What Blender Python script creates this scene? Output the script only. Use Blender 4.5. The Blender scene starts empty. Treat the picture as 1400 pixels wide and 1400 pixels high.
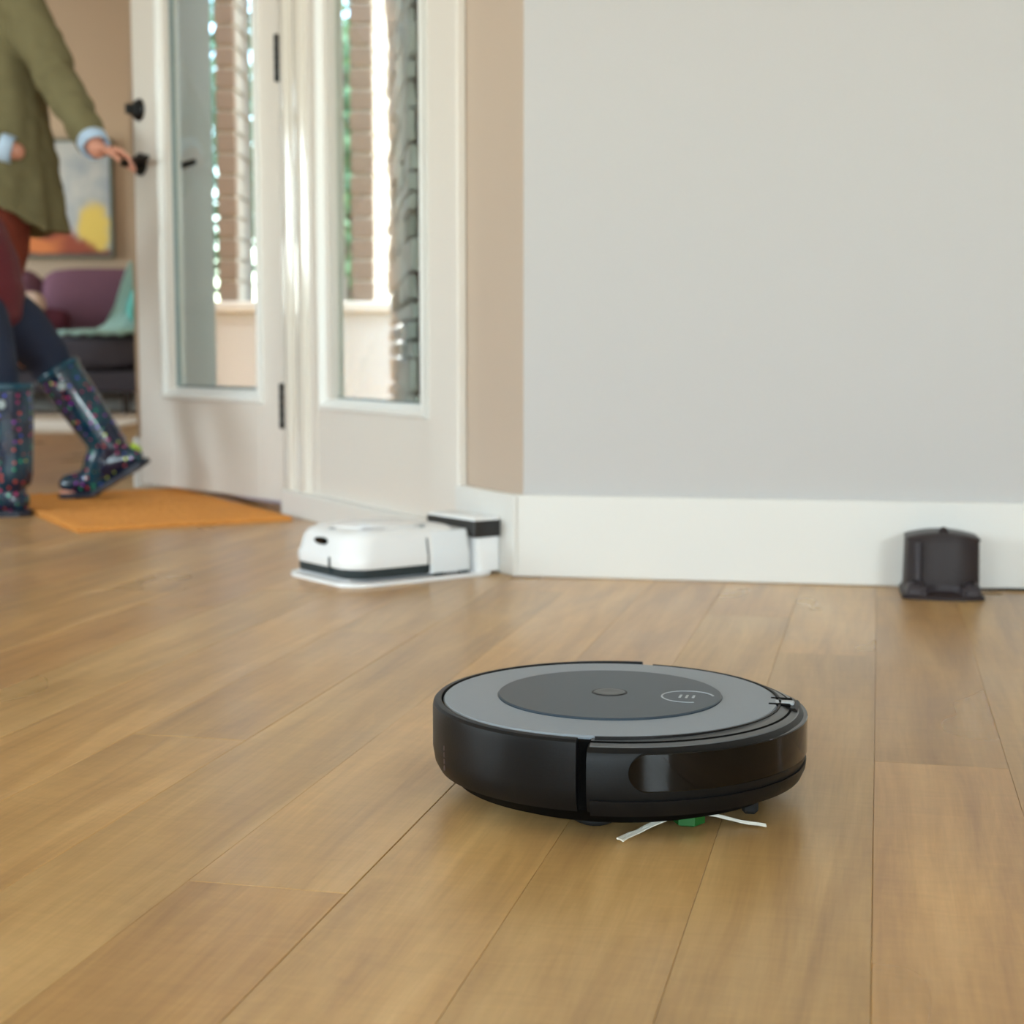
import bpy, bmesh, math, random
from mathutils import Vector, Matrix, noise
R = math.radians
PI = math.pi
random.seed(7)
S = bpy.context.scene
COL = S.collection

# ------------------------------------------------------------------ camera, sky, sun, big lights, exposure
H = 0.395
cd = bpy.data.cameras.new('camera'); cam = bpy.data.objects.new('camera', cd); COL.objects.link(cam)
cam.location = (0, 0, H); cam.rotation_euler = (R(90 - 5.84), 0, 0)
cd.sensor_width = 36; cd.lens = 2150 / 1400 * 36; cd.clip_start = 0.05; cd.clip_end = 300
cd.dof.use_dof = True; cd.dof.focus_distance = 1.30; cd.dof.aperture_fstop = 7.5
S.camera = cam

W = bpy.data.worlds.new('world'); S.world = W; W.use_nodes = True
wn = W.node_tree.nodes; wn.clear()
wo = wn.new('ShaderNodeOutputWorld'); wb = wn.new('ShaderNodeBackground'); ws = wn.new('ShaderNodeTexSky')
ws.sky_type = 'NISHITA'; ws.sun_disc = False; ws.sun_elevation = R(48); ws.sun_rotation = R(84)
ws.air_density = 1.0; ws.dust_density = 1.5; ws.ozone_density = 1.0
wb.inputs[1].default_value = 2.2
W.node_tree.links.new(ws.outputs[0], wb.inputs[0]); W.node_tree.links.new(wb.outputs[0], wo.inputs[0])

def lamp(name, kind, loc, rot, energy, size=(1, 1), color=(1, 1, 1)):
    l = bpy.data.lights.new(name, kind); l.energy = energy; l.color = color
    if kind == 'AREA':
        l.shape = 'RECTANGLE'; l.size, l.size_y = size
    o = bpy.data.objects.new(name, l); COL.objects.link(o); o.location = loc; o.rotation_euler = rot
    return o
sun = lamp('sun', 'SUN', (6, 1, 12), (0, 0, 0), 1.6, color=(1, .99, .97)); sun.data.angle = R(1.5)
sun.rotation_euler = Vector((-0.60, 0.25, -0.76)).to_track_quat('-Z', 'Y').to_euler()
# daylight coming in by the three windows behind the camera and an added living room window
for wx, we in ((-3.4, 105), (-1.2, 125), (1.95, 175)):
    lamp('window_daylight', 'AREA', (wx, -4.25, 1.33), (R(90), 0, 0), we, (1.5, .98), (.90, .945, 1))
lamp('window_daylight', 'AREA', (-5.25, 1.2, 1.21), (R(90), 0, R(-90)), 170, (2.2, .84), (.92, .955, 1))
lamp('window_daylight', 'AREA', (-5.25, 9.4, 1.45), (R(90), 0, R(-90)), 95, (1.6, 1.6), (.97, .98, 1))  # unseen window light, added to brighten the living room and door
S.view_settings.view_transform = 'Standard'; S.view_settings.look = 'None'
S.view_settings.gamma = 1; S.view_settings.use_curve_mapping = False
S.view_settings.exposure = -0.2

# ------------------------------------------------------------------ helpers
def srgb(r, g, b):
    f = lambda c: c / 12.92 if c <= .04045 else ((c + .055) / 1.055) ** 2.4
    return (f(r / 255), f(g / 255), f(b / 255), 1)

def mat(name, col, rough=.5, metal=0, var=0, scale=20, bump=0, bscale=None, coat=0, spec=.5, alpha=None):
    m = bpy.data.materials.new(name); m.use_nodes = True
    nt = m.node_tree; p = nt.nodes['Principled BSDF']
    p.inputs['Base Color'].default_value = col; p.inputs['Roughness'].default_value = rough
    p.inputs['Metallic'].default_value = metal; p.inputs['Specular IOR Level'].default_value = spec
    p.inputs['Coat Weight'].default_value = coat; p.inputs['Coat Roughness'].default_value = .08
    tc = nt.nodes.new('ShaderNodeTexCoord')
    if var:
        n = nt.nodes.new('ShaderNodeTexNoise'); n.inputs['Scale'].default_value = scale; n.inputs['Detail'].default_value = 5
        nt.links.new(tc.outputs['Object'], n.inputs['Vector'])
        mr = nt.nodes.new('ShaderNodeMapRange'); mr.inputs['To Min'].default_value = 1 - var; mr.inputs['To Max'].default_value = 1 + var
        nt.links.new(n.outputs['Fac'], mr.inputs['Value'])
        hs = nt.nodes.new('ShaderNodeHueSaturation'); hs.inputs['Color'].default_value = col
        nt.links.new(mr.outputs[0], hs.inputs['Value']); nt.links.new(hs.outputs[0], p.inputs['Base Color'])
    if bump:
        n2 = nt.nodes.new('ShaderNodeTexNoise'); n2.inputs['Scale'].default_value = bscale or scale; n2.inputs['Detail'].default_value = 4
        nt.links.new(tc.outputs['Object'], n2.inputs['Vector'])
        b = nt.nodes.new('ShaderNodeBump'); b.inputs['Strength'].default_value = bump; b.inputs['Distance'].default_value = .002
        nt.links.new(n2.outputs['Fac'], b.inputs['Height']); nt.links.new(b.outputs[0], p.inputs['Normal'])
    return m

def tag(o, label=None, cat=None, group=None, kind=None):
    if label: o['label'] = label
    if cat: o['category'] = cat
    if group: o['group'] = group
    if kind: o['kind'] = kind
    return o

def empty(name, loc=(0, 0, 0), rz=0, parent=None):
    o = bpy.data.objects.new(name, None); COL.objects.link(o); o.location = loc; o.rotation_euler = (0, 0, rz)
    o.empty_display_size = .1
    if parent: o.parent = parent
    return o

def link(name, bm, m, parent=None, smooth=False, loc=None, rot=None, recalc=True):
    if recalc: bmesh.ops.recalc_face_normals(bm, faces=bm.faces[:])
    me = bpy.data.meshes.new(name); bm.to_mesh(me); bm.free()
    for mm in (m if isinstance(m, (list, tuple)) else [m]): me.materials.append(mm)
    if smooth:
        me.polygons.foreach_set('use_smooth', [True] * len(me.polygons))
    o = bpy.data.objects.new(name, me); COL.objects.link(o)
    if parent: o.parent = parent
    if loc: o.location = loc
    if rot: o.rotation_euler = rot
    return o

def autosmooth(o, ang=35):
    me = o.data
    me.polygons.foreach_set('use_smooth', [True] * len(me.polygons))
    bm = bmesh.new(); bm.from_mesh(me)
    for e in bm.edges:
        if len(e.link_faces) == 2 and e.calc_face_angle(0) > R(ang): e.smooth = False
    bm.to_mesh(me); bm.free()
    return o

def box(bm, x0, x1, y0, y1, z0, z1, bev=0, M=None, segs=1):
    v = [bm.verts.new(p) for p in ((x0, y0, z0), (x1, y0, z0), (x1, y1, z0), (x0, y1, z0), (x0, y0, z1), (x1, y0, z1), (x1, y1, z1), (x0, y1, z1))]
    fs = [bm.faces.new([v[i] for i in q]) for q in ((0, 3, 2, 1), (4, 5, 6, 7), (0, 1, 5, 4), (1, 2, 6, 5), (2, 3, 7, 6), (3, 0, 4, 7))]
    vs = v
    if bev:
        es = list({e for f in fs for e in f.edges})
        r = bmesh.ops.bevel(bm, geom=es, offset=bev, segments=segs, affect='EDGES', profile=.5)
        vs = list({q for f in r['faces'] for q in f.verts} | {q for q in v if q.is_valid})
    if M is not None: bmesh.ops.transform(bm, matrix=M, verts=vs)
    return vs

def loft(bm, rings, cap=True, closed=True):
    R_ = [[bm.verts.new(p) for p in r] for r in rings]
    n = len(R_[0])
    for a, b in zip(R_, R_[1:]):
        for i in range(n if closed else n - 1):
            j = (i + 1) % n
            bm.faces.new((a[i], a[j], b[j], b[i]))
    if cap and closed:
        bm.faces.new(R_[0][::-1]); bm.faces.new(R_[-1])
    return R_

def ell(c, ax, ay, ra, rb, n=20, ph=0):
    c = Vector(c); ax = Vector(ax); ay = Vector(ay)
    return [c + ax * (ra * math.cos(2 * PI * i / n + ph)) + ay * (rb * math.sin(2 * PI * i / n + ph)) for i in range(n)]

def tube(bm, pts, rad, n=14, up=(0, 1, 0), flat=1.0, rc=True):
    """rounded tapered tube through pts; rad = radius per point; flat squeezes along 'up'"""
    pts = [Vector(p) for p in pts]
    if not isinstance(rad, (list, tuple)): rad = [rad] * len(pts)
    rings = []
    def frame(t):
        u = Vector(up); s = t.cross(u)
        if s.length < 1e-3: s = t.cross(Vector((1, 0, 0)))
        s.normalize(); return s, s.cross(t).normalized()
    for i, p in enumerate(pts):
        t = (pts[min(i + 1, len(pts) - 1)] - pts[max(i - 1, 0)]).normalized()
        s, u = frame(t)
        if rc and i == 0:
            for a in (70, 35): rings.append(ell(p - t * rad[0] * math.sin(R(a)), s, u, rad[0] * math.cos(R(a)), rad[0] * math.cos(R(a)) * flat, n))
        rings.append(ell(p, s, u, rad[i], rad[i] * flat, n))
        if rc and i == len(pts) - 1:
            for a in (35, 70): rings.append(ell(p + t * rad[i] * math.sin(R(a)), s, u, rad[i] * math.cos(R(a)), rad[i] * math.cos(R(a)) * flat, n))
    return loft(bm, rings)

def cyl(bm, c, axis, r, h, n=24, bev=0, r2=None):
    axis = Vector(axis).normalized(); c = Vector(c)
    s = axis.cross(Vector((0, 0, 1)));
    if s.length < 1e-3: s = Vector((1, 0, 0))
    s.normalize(); u = s.cross(axis); r2 = r if r2 is None else r2
    rings = []
    if bev: rings.append(ell(c, s, u, r - bev, r - bev, n)); rings.append(ell(c + axis * bev, s, u, r, r, n)); rings.append(ell(c + axis * (h - bev), s, u, r2, r2, n)); rings.append(ell(c + axis * h, s, u, r2 - bev, r2 - bev, n))
    else: rings = [ell(c, s, u, r, r, n), ell(c + axis * h, s, u, r2, r2, n)]
    loft(bm, rings)

def arc_solid(bm, prof, a0, a1, n=48, cx=0, cy=0):
    """closed profile [(r,z)...] swept from a0 to a1 (deg) -> solid wedge ring"""
    rings = []
    full = abs(a1 - a0) >= 359.9
    for i in range(n + (0 if full else 1)):
        a = R(a0 + (a1 - a0) * i / n)
        rings.append([Vector((cx + r * math.cos(a), cy + r * math.sin(a), z)) for r, z in prof])
    if full: rings.append(rings[0])
    if full:
        V = [[bm.verts.new(p) for p in r] for r in rings[:-1]]; V.append(V[0])
        k = len(prof)
        for a, b in zip(V, V[1:]):
            for i in range(k): bm.faces.new((a[i], a[(i + 1) % k], b[(i + 1) % k], b[i]))
    else: loft(bm, rings)

def disc_solid(bm, prof, n=96, cx=0, cy=0, sx=1, sy=1):
    """lathe: profile [(r,z)] bottom to top, capped"""
    loft(bm, [[Vector((cx + sx * r * math.cos(2 * PI * i / n), cy + sy * r * math.sin(2 * PI * i / n), z)) for i in range(n)] for r, z in prof])

def rrect(hx0, hx1, hy0, hy1, r, z, k=7):
    pts = []
    for cx, cy, a in ((hx1 - r, hy1 - r, 0), (hx0 + r, hy1 - r, 90), (hx0 + r, hy0 + r, 180), (hx1 - r, hy0 + r, 270)):
        for i in range(k + 1):
            t = R(a + 90 * i / k); pts.append(Vector((cx + r * math.cos(t), cy + r * math.sin(t), z)))
    return pts

def remeshed(name, bm, m, parent, voxel, smooth_it=4, fac=.6):
    me = bpy.data.meshes.new('tmp'); bmesh.ops.recalc_face_normals(bm, faces=bm.faces[:]); bm.to_mesh(me); bm.free()
    o = bpy.data.objects.new('tmp', me); COL.objects.link(o)
    r = o.modifiers.new('r', 'REMESH'); r.mode = 'VOXEL'; r.voxel_size = voxel; r.use_smooth_shade = True
    s = o.modifiers.new('s', 'SMOOTH'); s.factor = fac; s.iterations = smooth_it
    dg = bpy.context.evaluated_depsgraph_get()
    me2 = bpy.data.meshes.new_from_object(o.evaluated_get(dg)); me2.name = name
    bpy.data.objects.remove(o); bpy.data.meshes.remove(me)
    me2.materials.clear(); me2.materials.append(m)
    me2.polygons.foreach_set('use_smooth', [True] * len(me2.polygons))
    o2 = bpy.data.objects.new(name, me2); COL.objects.link(o2); o2.parent = parent
    return o2

def frameM(origin, xdir):
    """matrix with local x along xdir (horizontal), z up, y = z cross x"""
    x = Vector((xdir[0], xdir[1], 0)).normalized(); z = Vector((0, 0, 1)); y = z.cross(x)
    return Matrix(((x.x, y.x, 0, origin[0]), (x.y, y.y, 0, origin[1]), (0, 0, 1, origin[2] if len(origin) > 2 else 0), (0, 0, 0, 1)))

# ------------------------------------------------------------------ materials
M_wall = mat('wall_paint', srgb(193, 189, 187), .6, var=.012, scale=3, bump=.06, bscale=220)
M_tan = mat('tan_wall_paint', srgb(182, 154, 127), .6, var=.02, scale=3)
M_white = mat('white_trim_paint', srgb(226, 223, 218), .32, var=.01, scale=4)
M_bead = mat('white_bead_paint', srgb(240, 239, 235), .28)
M_door = mat('door_paint', srgb(229, 221, 212), .3, var=.01, scale=4, coat=.15)
M_gloss = mat('glossy_trim_paint', srgb(224, 216, 204), .12, coat=1)
M_ceil = mat('ceiling_paint', srgb(240, 239, 235), .8, var=.01, scale=3)
M_black = mat('black_hardware', srgb(22, 21, 20), .38, metal=.3, var=.1, scale=60)
M_brass = mat('aged_brass', srgb(140, 105, 60), .35, metal=.8, var=.1, scale=40)
M_alu = mat('grey_spacer', srgb(150, 165, 165), .35, metal=.5)

def glass_mat():
    m = bpy.data.materials.new('window_glass'); m.use_nodes = True; nt = m.node_tree; nt.nodes.clear()
    o = nt.nodes.new('ShaderNodeOutputMaterial'); mx = nt.nodes.new('ShaderNodeMixShader')
    t = nt.nodes.new('ShaderNodeBsdfTransparent'); g = nt.nodes.new('ShaderNodeBsdfGlossy'); f = nt.nodes.new('ShaderNodeFresnel')
    t.inputs[0].default_value = (.93, .97, .95, 1); g.inputs['Roughness'].default_value = .01; f.inputs[0].default_value = 1.5
    ge = nt.nodes.new('ShaderNodeNewGeometry'); mr = nt.nodes.new('ShaderNodeMapRange'); mr.inputs['To Min'].default_value = 1.5; mr.inputs['To Max'].default_value = 1 / 1.5
    nt.links.new(ge.outputs['Backfacing'], mr.inputs[0]); nt.links.new(mr.outputs[0], f.inputs[0])
    nt.links.new(f.outputs[0], mx.inputs[0]); nt.links.new(t.outputs[0], mx.inputs[1]); nt.links.new(g.outputs[0], mx.inputs[2]); nt.links.new(mx.outputs[0], o.inputs[0])
    return m
M_glass = glass_mat()

def wood_mat():
    m = bpy.data.materials.new('oak_plank'); m.use_nodes = True; nt = m.node_tree; N = nt.nodes; L = nt.links
    p = N['Principled BSDF']
    tc = N.new('ShaderNodeTexCoord'); at = N.new('ShaderNodeAttribute'); at.attribute_name = 'tone'
    sp = N.new('ShaderNodeSeparateColor'); L.new(at.outputs['Color'], sp.inputs[0])
    off = N.new('ShaderNodeVectorMath'); off.operation = 'SCALE'; off.inputs[3].default_value = 37
    L.new(at.outputs['Color'], off.inputs[0])
    ad = N.new('ShaderNodeVectorMath'); ad.operation = 'ADD'; L.new(tc.outputs['Object'], ad.inputs[0]); L.new(off.outputs[0], ad.inputs[1])
    def nz(sc, det, rough=.55, dist=0, scale=1):
        mp = N.new('ShaderNodeMapping'); mp.inputs['Scale'].default_value = sc; L.new(ad.outputs[0], mp.inputs[0])
        n = N.new('ShaderNodeTexNoise'); n.inputs['Scale'].default_value = scale; n.inputs['Detail'].default_value = det
        n.inputs['Roughness'].default_value = rough; n.inputs['Distortion'].default_value = dist; L.new(mp.outputs[0], n.inputs[0]); return n
    n1 = nz((2.2, 22, 1), 6, .6, .6)        # broad figure
    n2 = nz((9, 260, 1), 3, .6)             # fine pores
    n3 = nz((3, 5, 1), 2)                   # blotch
    n4 = nz((60, 14, 1), 3, .6, 1.5)        # ray flecks across the grain
    cr = N.new('ShaderNodeValToRGB'); L.new(n1.outputs['Fac'], cr.inputs[0])
    e = cr.color_ramp.elements; e[0].position = .3; e[0].color = srgb(168, 130, 82); e[1].position = .72; e[1].color = srgb(208, 170, 114)
    el = cr.color_ramp.elements.new(.5); el.color = srgb(190, 151, 96)
    def mixm(a, fac_out, lo, hi, fmin=0, fmax=1):
        mr = N.new('ShaderNodeMapRange'); mr.inputs['From Min'].default_value = fmin; mr.inputs['From Max'].default_value = fmax
        mr.inputs['To Min'].default_value = lo; mr.inputs['To Max'].default_value = hi; L.new(fac_out, mr.inputs[0])
        hs = N.new('ShaderNodeHueSaturation'); L.new(a, hs.inputs['Color']); L.new(mr.outputs[0], hs.inputs['Value']); return hs.outputs[0]
    c = mixm(cr.outputs[0], n2.outputs['Fac'], .94, 1.05, .3, .7)
    c = mixm(c, n3.outputs['Fac'], .90, 1.10, .25, .75)
    c = mixm(c, n4.outputs['Fac'], .95, 1.05, .3, .7)
    c = mixm(c, sp.outputs[0], .88, 1.08)
    # hue per plank: some redder
    mx = N.new('ShaderNodeMix'); mx.data_type = 'RGBA'; mx.blend_type = 'MULTIPLY'
    L.new(c, mx.inputs[6]); mx.inputs[7].default_value = (1.0, .87, .80, 1)
    L.new(sp.outputs[1], mx.inputs[0]); L.new(mx.outputs[2], p.inputs['Base Color'])
    mr = N.new('ShaderNodeMapRange'); mr.inputs['To Min'].default_value = .22; mr.inputs['To Max'].default_value = .38; L.new(n3.outputs['Fac'], mr.inputs[0])
    L.new(mr.outputs[0], p.inputs['Roughness']); p.inputs['Specular IOR Level'].default_value = .45
    b = N.new('ShaderNodeBump'); b.inputs['Strength'].default_value = .12; b.inputs['Distance'].default_value = .001
    L.new(n2.outputs['Fac'], b.inputs['Height']); L.new(b.outputs[0], p.inputs['Normal'])
    return m
M_wood = wood_mat()

# ------------------------------------------------------------------ setting: layout lines
C0 = Vector((.02, 2.756)); rD = Vector((.982, -.187)).normalized(); wD = Vector((-.475, .88)).normalized()
nW = Vector((-wD.y, wD.x)) * 1.0            # (-.88,-.475) towards the room
CEIL = 2.75
def wp(t, o=0, z=0): v = C0 + wD * t + nW * o; return Vector((v.x, v.y, z))
MW = frameM((C0.x, C0.y, 0), wD)            # local x along door wall, local y = z x wD = towards room
MR = frameM((C0.x, C0.y, 0), rD)            # local x along right wall, local y away from the room

def struct(name, bm, m, parent=None):
    o = link(name, bm, m, parent)
    if not parent: o['kind'] = 'structure'
    return o

# floor: slab + single oak planks running (.2265,.974)
pD = Vector((.2265, .974)).normalized()
MF = frameM((0, 0, 0), pD)                  # local x = along planks, local y = to the left
bm = bmesh.new(); box(bm, -6.5, 11.5, -5, 8.3, -.06, -.016, M=MF)
floor = struct('floor', bm, mat('subfloor', srgb(90, 65, 45), .8, var=.1))
floor_rot = math.atan2(pD.y, pD.x)
PW = .125
def plank_bm(bm, x0, x1, y0, y1, lay, tone, zoff=0):
    g = .00012; b = .0005
    x0 += g; x1 -= g; y0 += g; y1 -= g
    q = lambda i, z: [(x0 + i, y0 + i, z), (x1 - i, y0 + i, z), (x1 - i, y1 - i, z), (x0 + i, y1 - i, z)]
    vs = [[bm.verts.new(p) for p in q(i, z)] for i, z in ((0, -.015), (0, zoff - b), (b, zoff))]
    fs = []
    for a, c in zip(vs, vs[1:]):
        for i in range(4): fs.append(bm.faces.new((a[i], a[(i + 1) % 4], c[(i + 1) % 4], c[i])))
    fs.append(bm.faces.new(vs[2]))
    for f in fs:
        for l in f.loops: l[lay] = tone
random.seed(21)
far = bmesh.new(); flay = far.loops.layers.float_color.new('tone')
# in local coords: s = -y_local.  photo seams at s=.004 (right seam), ends seen at three places
rows = range(-28, 66)
for k in rows:
    y0 = -.004 + k * PW - PW; y1 = y0 + PW
    x = -6.0 + random.random() * 1.2
    joints = [x]
    while x < 11.2:
        x += random.uniform(.9, 1.9); joints.append(x)
    # seen joints: row right of the x=1190 seam has an end at Y~1.24 ; row at (260..470,1213) ; row at (170..280,1005)
    seen = {0: 1.53, 4: 1.06, 6: 1.47}.get(k)
    if seen:
        j = min(range(len(joints)), key=lambda i: abs(joints[i] - seen)); joints[j] = seen
    for a, b in zip(joints, joints[1:]):
        t = random.random(); red = max(0, min(1, random.gauss(.25, .22))) + (.25 if y0 > .9 else 0)
        if k == 0 and abs(b - 1.53) < .01: t, red = .85, .45
        if y0 > .74: t = .35 + .65 * t
        tone = (t, min(1, red), random.random(), 1)
        near = (b > .6 and a < 5.2 and -1.3 < y0 < 2.9)
        # keep only what lies near the view cone
        mid = Vector(((a + b) / 2 * pD.x - (y0) * pD.y, (a + b) / 2 * pD.y + y0 * pD.x))
        if near:
            bb = bmesh.new(); lay = bb.loops.layers.float_color.new('tone')
            L_ = b - a
            plank_bm(bb, -L_ / 2, L_ / 2, -PW / 2, PW / 2, lay, tone, random.uniform(-.0003, .0003))
            link('plank', bb, M_wood, floor, loc=((a + b) / 2 * pD.x - (y0 + PW / 2) * pD.y, (a + b) / 2 * pD.y + (y0 + PW / 2) * pD.x, 0), rot=(0, 0, floor_rot))
        else:
            plank_bm(far, a, b, y0, y1, flay, tone)
o = link('planking', far, M_wood, floor, rot=(0, 0, floor_rot)); o['kind'] = 'stuff'

# ceiling
bm = bmesh.new(); box(bm, -5.2, 3.1, -4.2, 10.9, CEIL, CEIL + .12)
# cut away over the porch is not needed: the roof stops at the wall lines (see roof pieces)
bm.free()
bm = bmesh.new()
poly = [(-5.2, -4.2), (3.1, -4.2), (3.1, 2.3), (C0.x + .12, C0.y + .12), (-1.0 + .02, 4.65), (-2.25, 10.95), (-5.2, 10.95)]
lo = [bm.verts.new((x, y, CEIL)) for x, y in poly]; hi = [bm.verts.new((x, y, CEIL + .15)) for x, y in poly]
bm.faces.new(lo[::-1]); bm.faces.new(hi)
for i in range(len(poly)): bm.faces.new((lo[i], lo[(i + 1) % len(poly)], hi[(i + 1) % len(poly)], hi[i]))
struct('ceiling', bm, M_ceil)

# right wall
bm = bmesh.new(); box(bm, 0, 3.0, 0, .14, 0, CEIL, M=MR); struct('wall_right', bm, M_wall)
# side wall, back wall with three windows, left wall with two windows
def wall_holes(name, p0, p1, thick, holes, m):
    """wall from p0 to p1 (thickness to the left of travel) with rectangular holes (a0,a1,z0,z1)"""
    d = Vector((p1[0] - p0[0], p1[1] - p0[1])); L_ = d.length; Mx = frameM((p0[0], p0[1], 0), d); bm = bmesh.new(); x = 0
    for a0, a1, z0, z1 in holes:
        box(bm, x, a0, 0, thick, 0, CEIL, M=Mx); box(bm, a0, a1, 0, thick, 0, z0, M=Mx); box(bm, a0, a1, 0, thick, z1, CEIL, M=Mx); x = a1
    box(bm, x, L_, 0, thick, 0, CEIL, M=Mx)
    o = struct(name, bm, m); return Mx
WIN = 0
def window(Mx, a0, a1, z0, z1, thick, mull=1):
    global WIN; WIN += 1
    bm = bmesh.new(); t = .06
    for q in ((a0, a0 + t, z0, z1), (a1 - t, a1, z0, z1), (a0, a1, z0, z0 + t), (a0, a1, z1 - t, z1)):
        box(bm, q[0], q[1], thick * .35, thick * .75, q[2], q[3], .004, M=Mx)
    w = struct('window_%d' % WIN, bm, M_white)
    for i in range(mull):
        x = a0 + (a1 - a0) * (i + 1) / (mull + 1); bb = bmesh.new(); box(bb, x - .018, x + .018, thick * .4, thick * .7, z0 + t, z1 - t, .003, M=Mx); link('mullion', bb, M_white, w)
    bb = bmesh.new(); box(bb, a0 + t, a1 - t, thick * .53, thick * .57, z0 + t, z1 - t, M=Mx); link('pane', bb, M_glass, w)
re = MR @ Vector((3.0, 0, 0))
Mx = wall_holes('wall_side', (re.x - .02, re.y - .02), (re.x - .02, -4.1), .14, [], M_wall)
Mx = wall_holes('wall_back', (3.1, -4.0), (-5.1, -4.0), .14, [(3.1 - 2.7, 3.1 - 1.2, .82, 1.82), (3.1 + .45, 3.1 + 1.95, .82, 1.82), (3.1 + 2.65, 3.1 + 4.15, .82, 1.82)], M_wall)
for q in ((3.1 - 2.7, 3.1 - 1.2), (3.1 + .45, 3.1 + 1.95), (3.1 + 2.65, 3.1 + 4.15)): window(Mx, q[0], q[1], .82, 1.82, .14)
Mx = wall_holes('wall_left', (-5.0, 10.9), (-5.0, -4.1), .14, [], M_wall) if False else None
def left_wall():
    d0 = (-5.0, -4.1); d1 = (-5.0, 10.9)
    Mx = frameM((-5.0, -4.1, 0), (0, 1)); bm = bmesh.new(); x = 0
    hs = [(4.2, 6.4, .80, 1.62), (12.7, 14.3, .6, 2.3)]
    for a0, a1, z0, z1 in hs:
        box(bm, x, a0, 0, .14, 0, CEIL, M=Mx); box(bm, a0, a1, 0, .14, 0, z0, M=Mx); box(bm, a0, a1, 0, .14, z1, CEIL, M=Mx); x = a1
    box(bm, x, 15, 0, .14, 0, CEIL, M=Mx); struct('wall_left', bm, M_wall)
    for a0, a1, z0, z1 in hs: window(Mx, a0, a1, z0, z1, .14)
left_wall()
# far wall of the living room
bm = bmesh.new(); box(bm, -5.0, -2.2, 10.7, 10.84, 0, CEIL); struct('wall_far', bm, M_tan)
bm = bmesh.new(); box(bm, -4.98, -2.26, 10.68, 10.7, 0, .145, .003); struct('baseboard_far', bm, M_white)
# partition from the door's latch side to the living room's far wall
ST = Vector((-1.09, 4.57)); FR = Vector((-2.22, 10.75))
bm = bmesh.new()
pl = [(ST.x, ST.y), (wp(2.1, 0).x, wp(2.1, 0).y), (wp(2.1, -.1).x, wp(2.1, -.1).y), (FR.x + .14, FR.y), (FR.x, FR.y)]
lo = [bm.verts.new((x, y, 0)) for x, y in pl]; hi = [bm.verts.new((x, y, CEIL)) for x, y in pl]
bm.faces.new(lo[::-1]); bm.faces.new(hi)
for i in range(len(pl)): bm.faces.new((lo[i], lo[(i + 1) % len(pl)], hi[(i + 1) % len(pl)], hi[i]))
struct('wall_partition', bm, M_tan)

def pic_frame(bm, x0, x1, z0, z1, prof, M):
    """mitred rectangular frame; prof = closed loop of (inset, y)"""
    rings = []
    for cx, cz in ((0, 0), (1, 0), (1, 1), (0, 1)):
        rings.append([bm.verts.new(M @ Vector(((x0 + d) if cx == 0 else (x1 - d), y, (z0 + d) if cz == 0 else (z1 - d)))) for d, y in prof])
    n = len(prof)
    for a in range(4):
        A, B = rings[a], rings[(a + 1) % 4]
        for i in range(n): bm.faces.new((A[i], A[(i + 1) % n], B[(i + 1) % n], B[i]))

# door wall (local x = t along the wall, local y towards the room)
bm = bmesh.new()
box(bm, 0.0, .225, -.14, 0, 0, CEIL, M=MW); box(bm, .225, 2.1, -.14, 0, 2.12, CEIL, M=MW)
struct('wall_entry', bm, mat('entry_wall_shaded', srgb(190, 170, 152), .6, var=.012, scale=3))  # shade on this wall is put into its browner colour
# casing boards and head
def trim(n, boxes, m, bev=.003):
    bm = bmesh.new()
    for b in boxes: box(bm, *b, bev, M=MW)
    return struct('trim_%d' % n, bm, m)
trim(1, [(.218, .335, 0.0, .02, 0, 2.2)], M_door)
trim(2, [(.335, 2.09, 0.0, .02, 2.08, 2.2)], M_white)
trim(3, [(2.035, 2.095, -.10, .012, 0, 2.08)], M_white)
# threshold and the sill board under the side window
trim(4, [(.335, 1.20, -.052, .014, 0, .062)], M_white, .004)
trim(5, [(1.20, 2.035, -.10, -.002, 0, .012)], mat('dark_oak_threshold', srgb(120, 84, 52), .4, var=.1, scale=10), .003)
# glossy mullion post between side window and door: flat post and two rounded mouldings
bm = bmesh.new(); box(bm, 1.02, 1.235, -.052, -.012, 0, 2.08, M=MW)
post = struct('trim_6', bm, M_door)
for t0, hw, d in ((1.180, .026, .018), (1.092, .034, .018)):
    bb = bmesh.new()
    rings = []
    for z in (.062, 2.08):
        rings.append([MW @ Vector((t0 + hw * math.cos(a), -.014 + d * math.sin(a), z)) for a in [PI * i / 14 for i in range(15)]])
    loft(bb, rings); o = link('moulding', bb, M_gloss, post); autosmooth(o)
# side window: frame panel, bead, spacer, pane
WINS = 6
bm = bmesh.new()
gx0, gx1, gz0, gz1 = .443, .965, .283, 1.98
pic_frame(bm, .335, 1.03, .062, 2.08, [(0, -.046), (0, -.015), (.098, -.015), (.098, -.046)], MW)
# bottom rail is taller than the stiles
box(bm, .43, .97, -.045, -.0155, .155, gz0 - .01, M=MW); box(bm, .43, .97, -.045, -.0155, 1.985, 1.99, M=MW)
w6 = struct('window_6', bm, M_door)
bb = bmesh.new(); pic_frame(bb, .418, .99, .26, 2.0, [(0, -.0155), (.004, -.004), (.012, -.002), (.026, -.016), (.028, -.028), (0, -.028)], MW); link('glazing_bead', bb, M_bead, w6)
bb = bmesh.new(); pic_frame(bb, .44, .968, .282, 1.978, [(0, -.038), (0, -.0285), (.010, -.0285), (.010, -.038)], MW); link('spacer', bb, M_alu, w6)
bb = bmesh.new(); pic_frame(bb, .418, .99, .26, 2.0, [(0, -.0385), (.028, -.0385), (.020, -.047), (0, -.050)], MW); link('outer_bead', bb, M_bead, w6)
bb = bmesh.new(); box(bb, .445, .963, -.035, -.032, .287, 1.973, M=MW); link('pane', bb, M_glass, w6)
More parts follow.
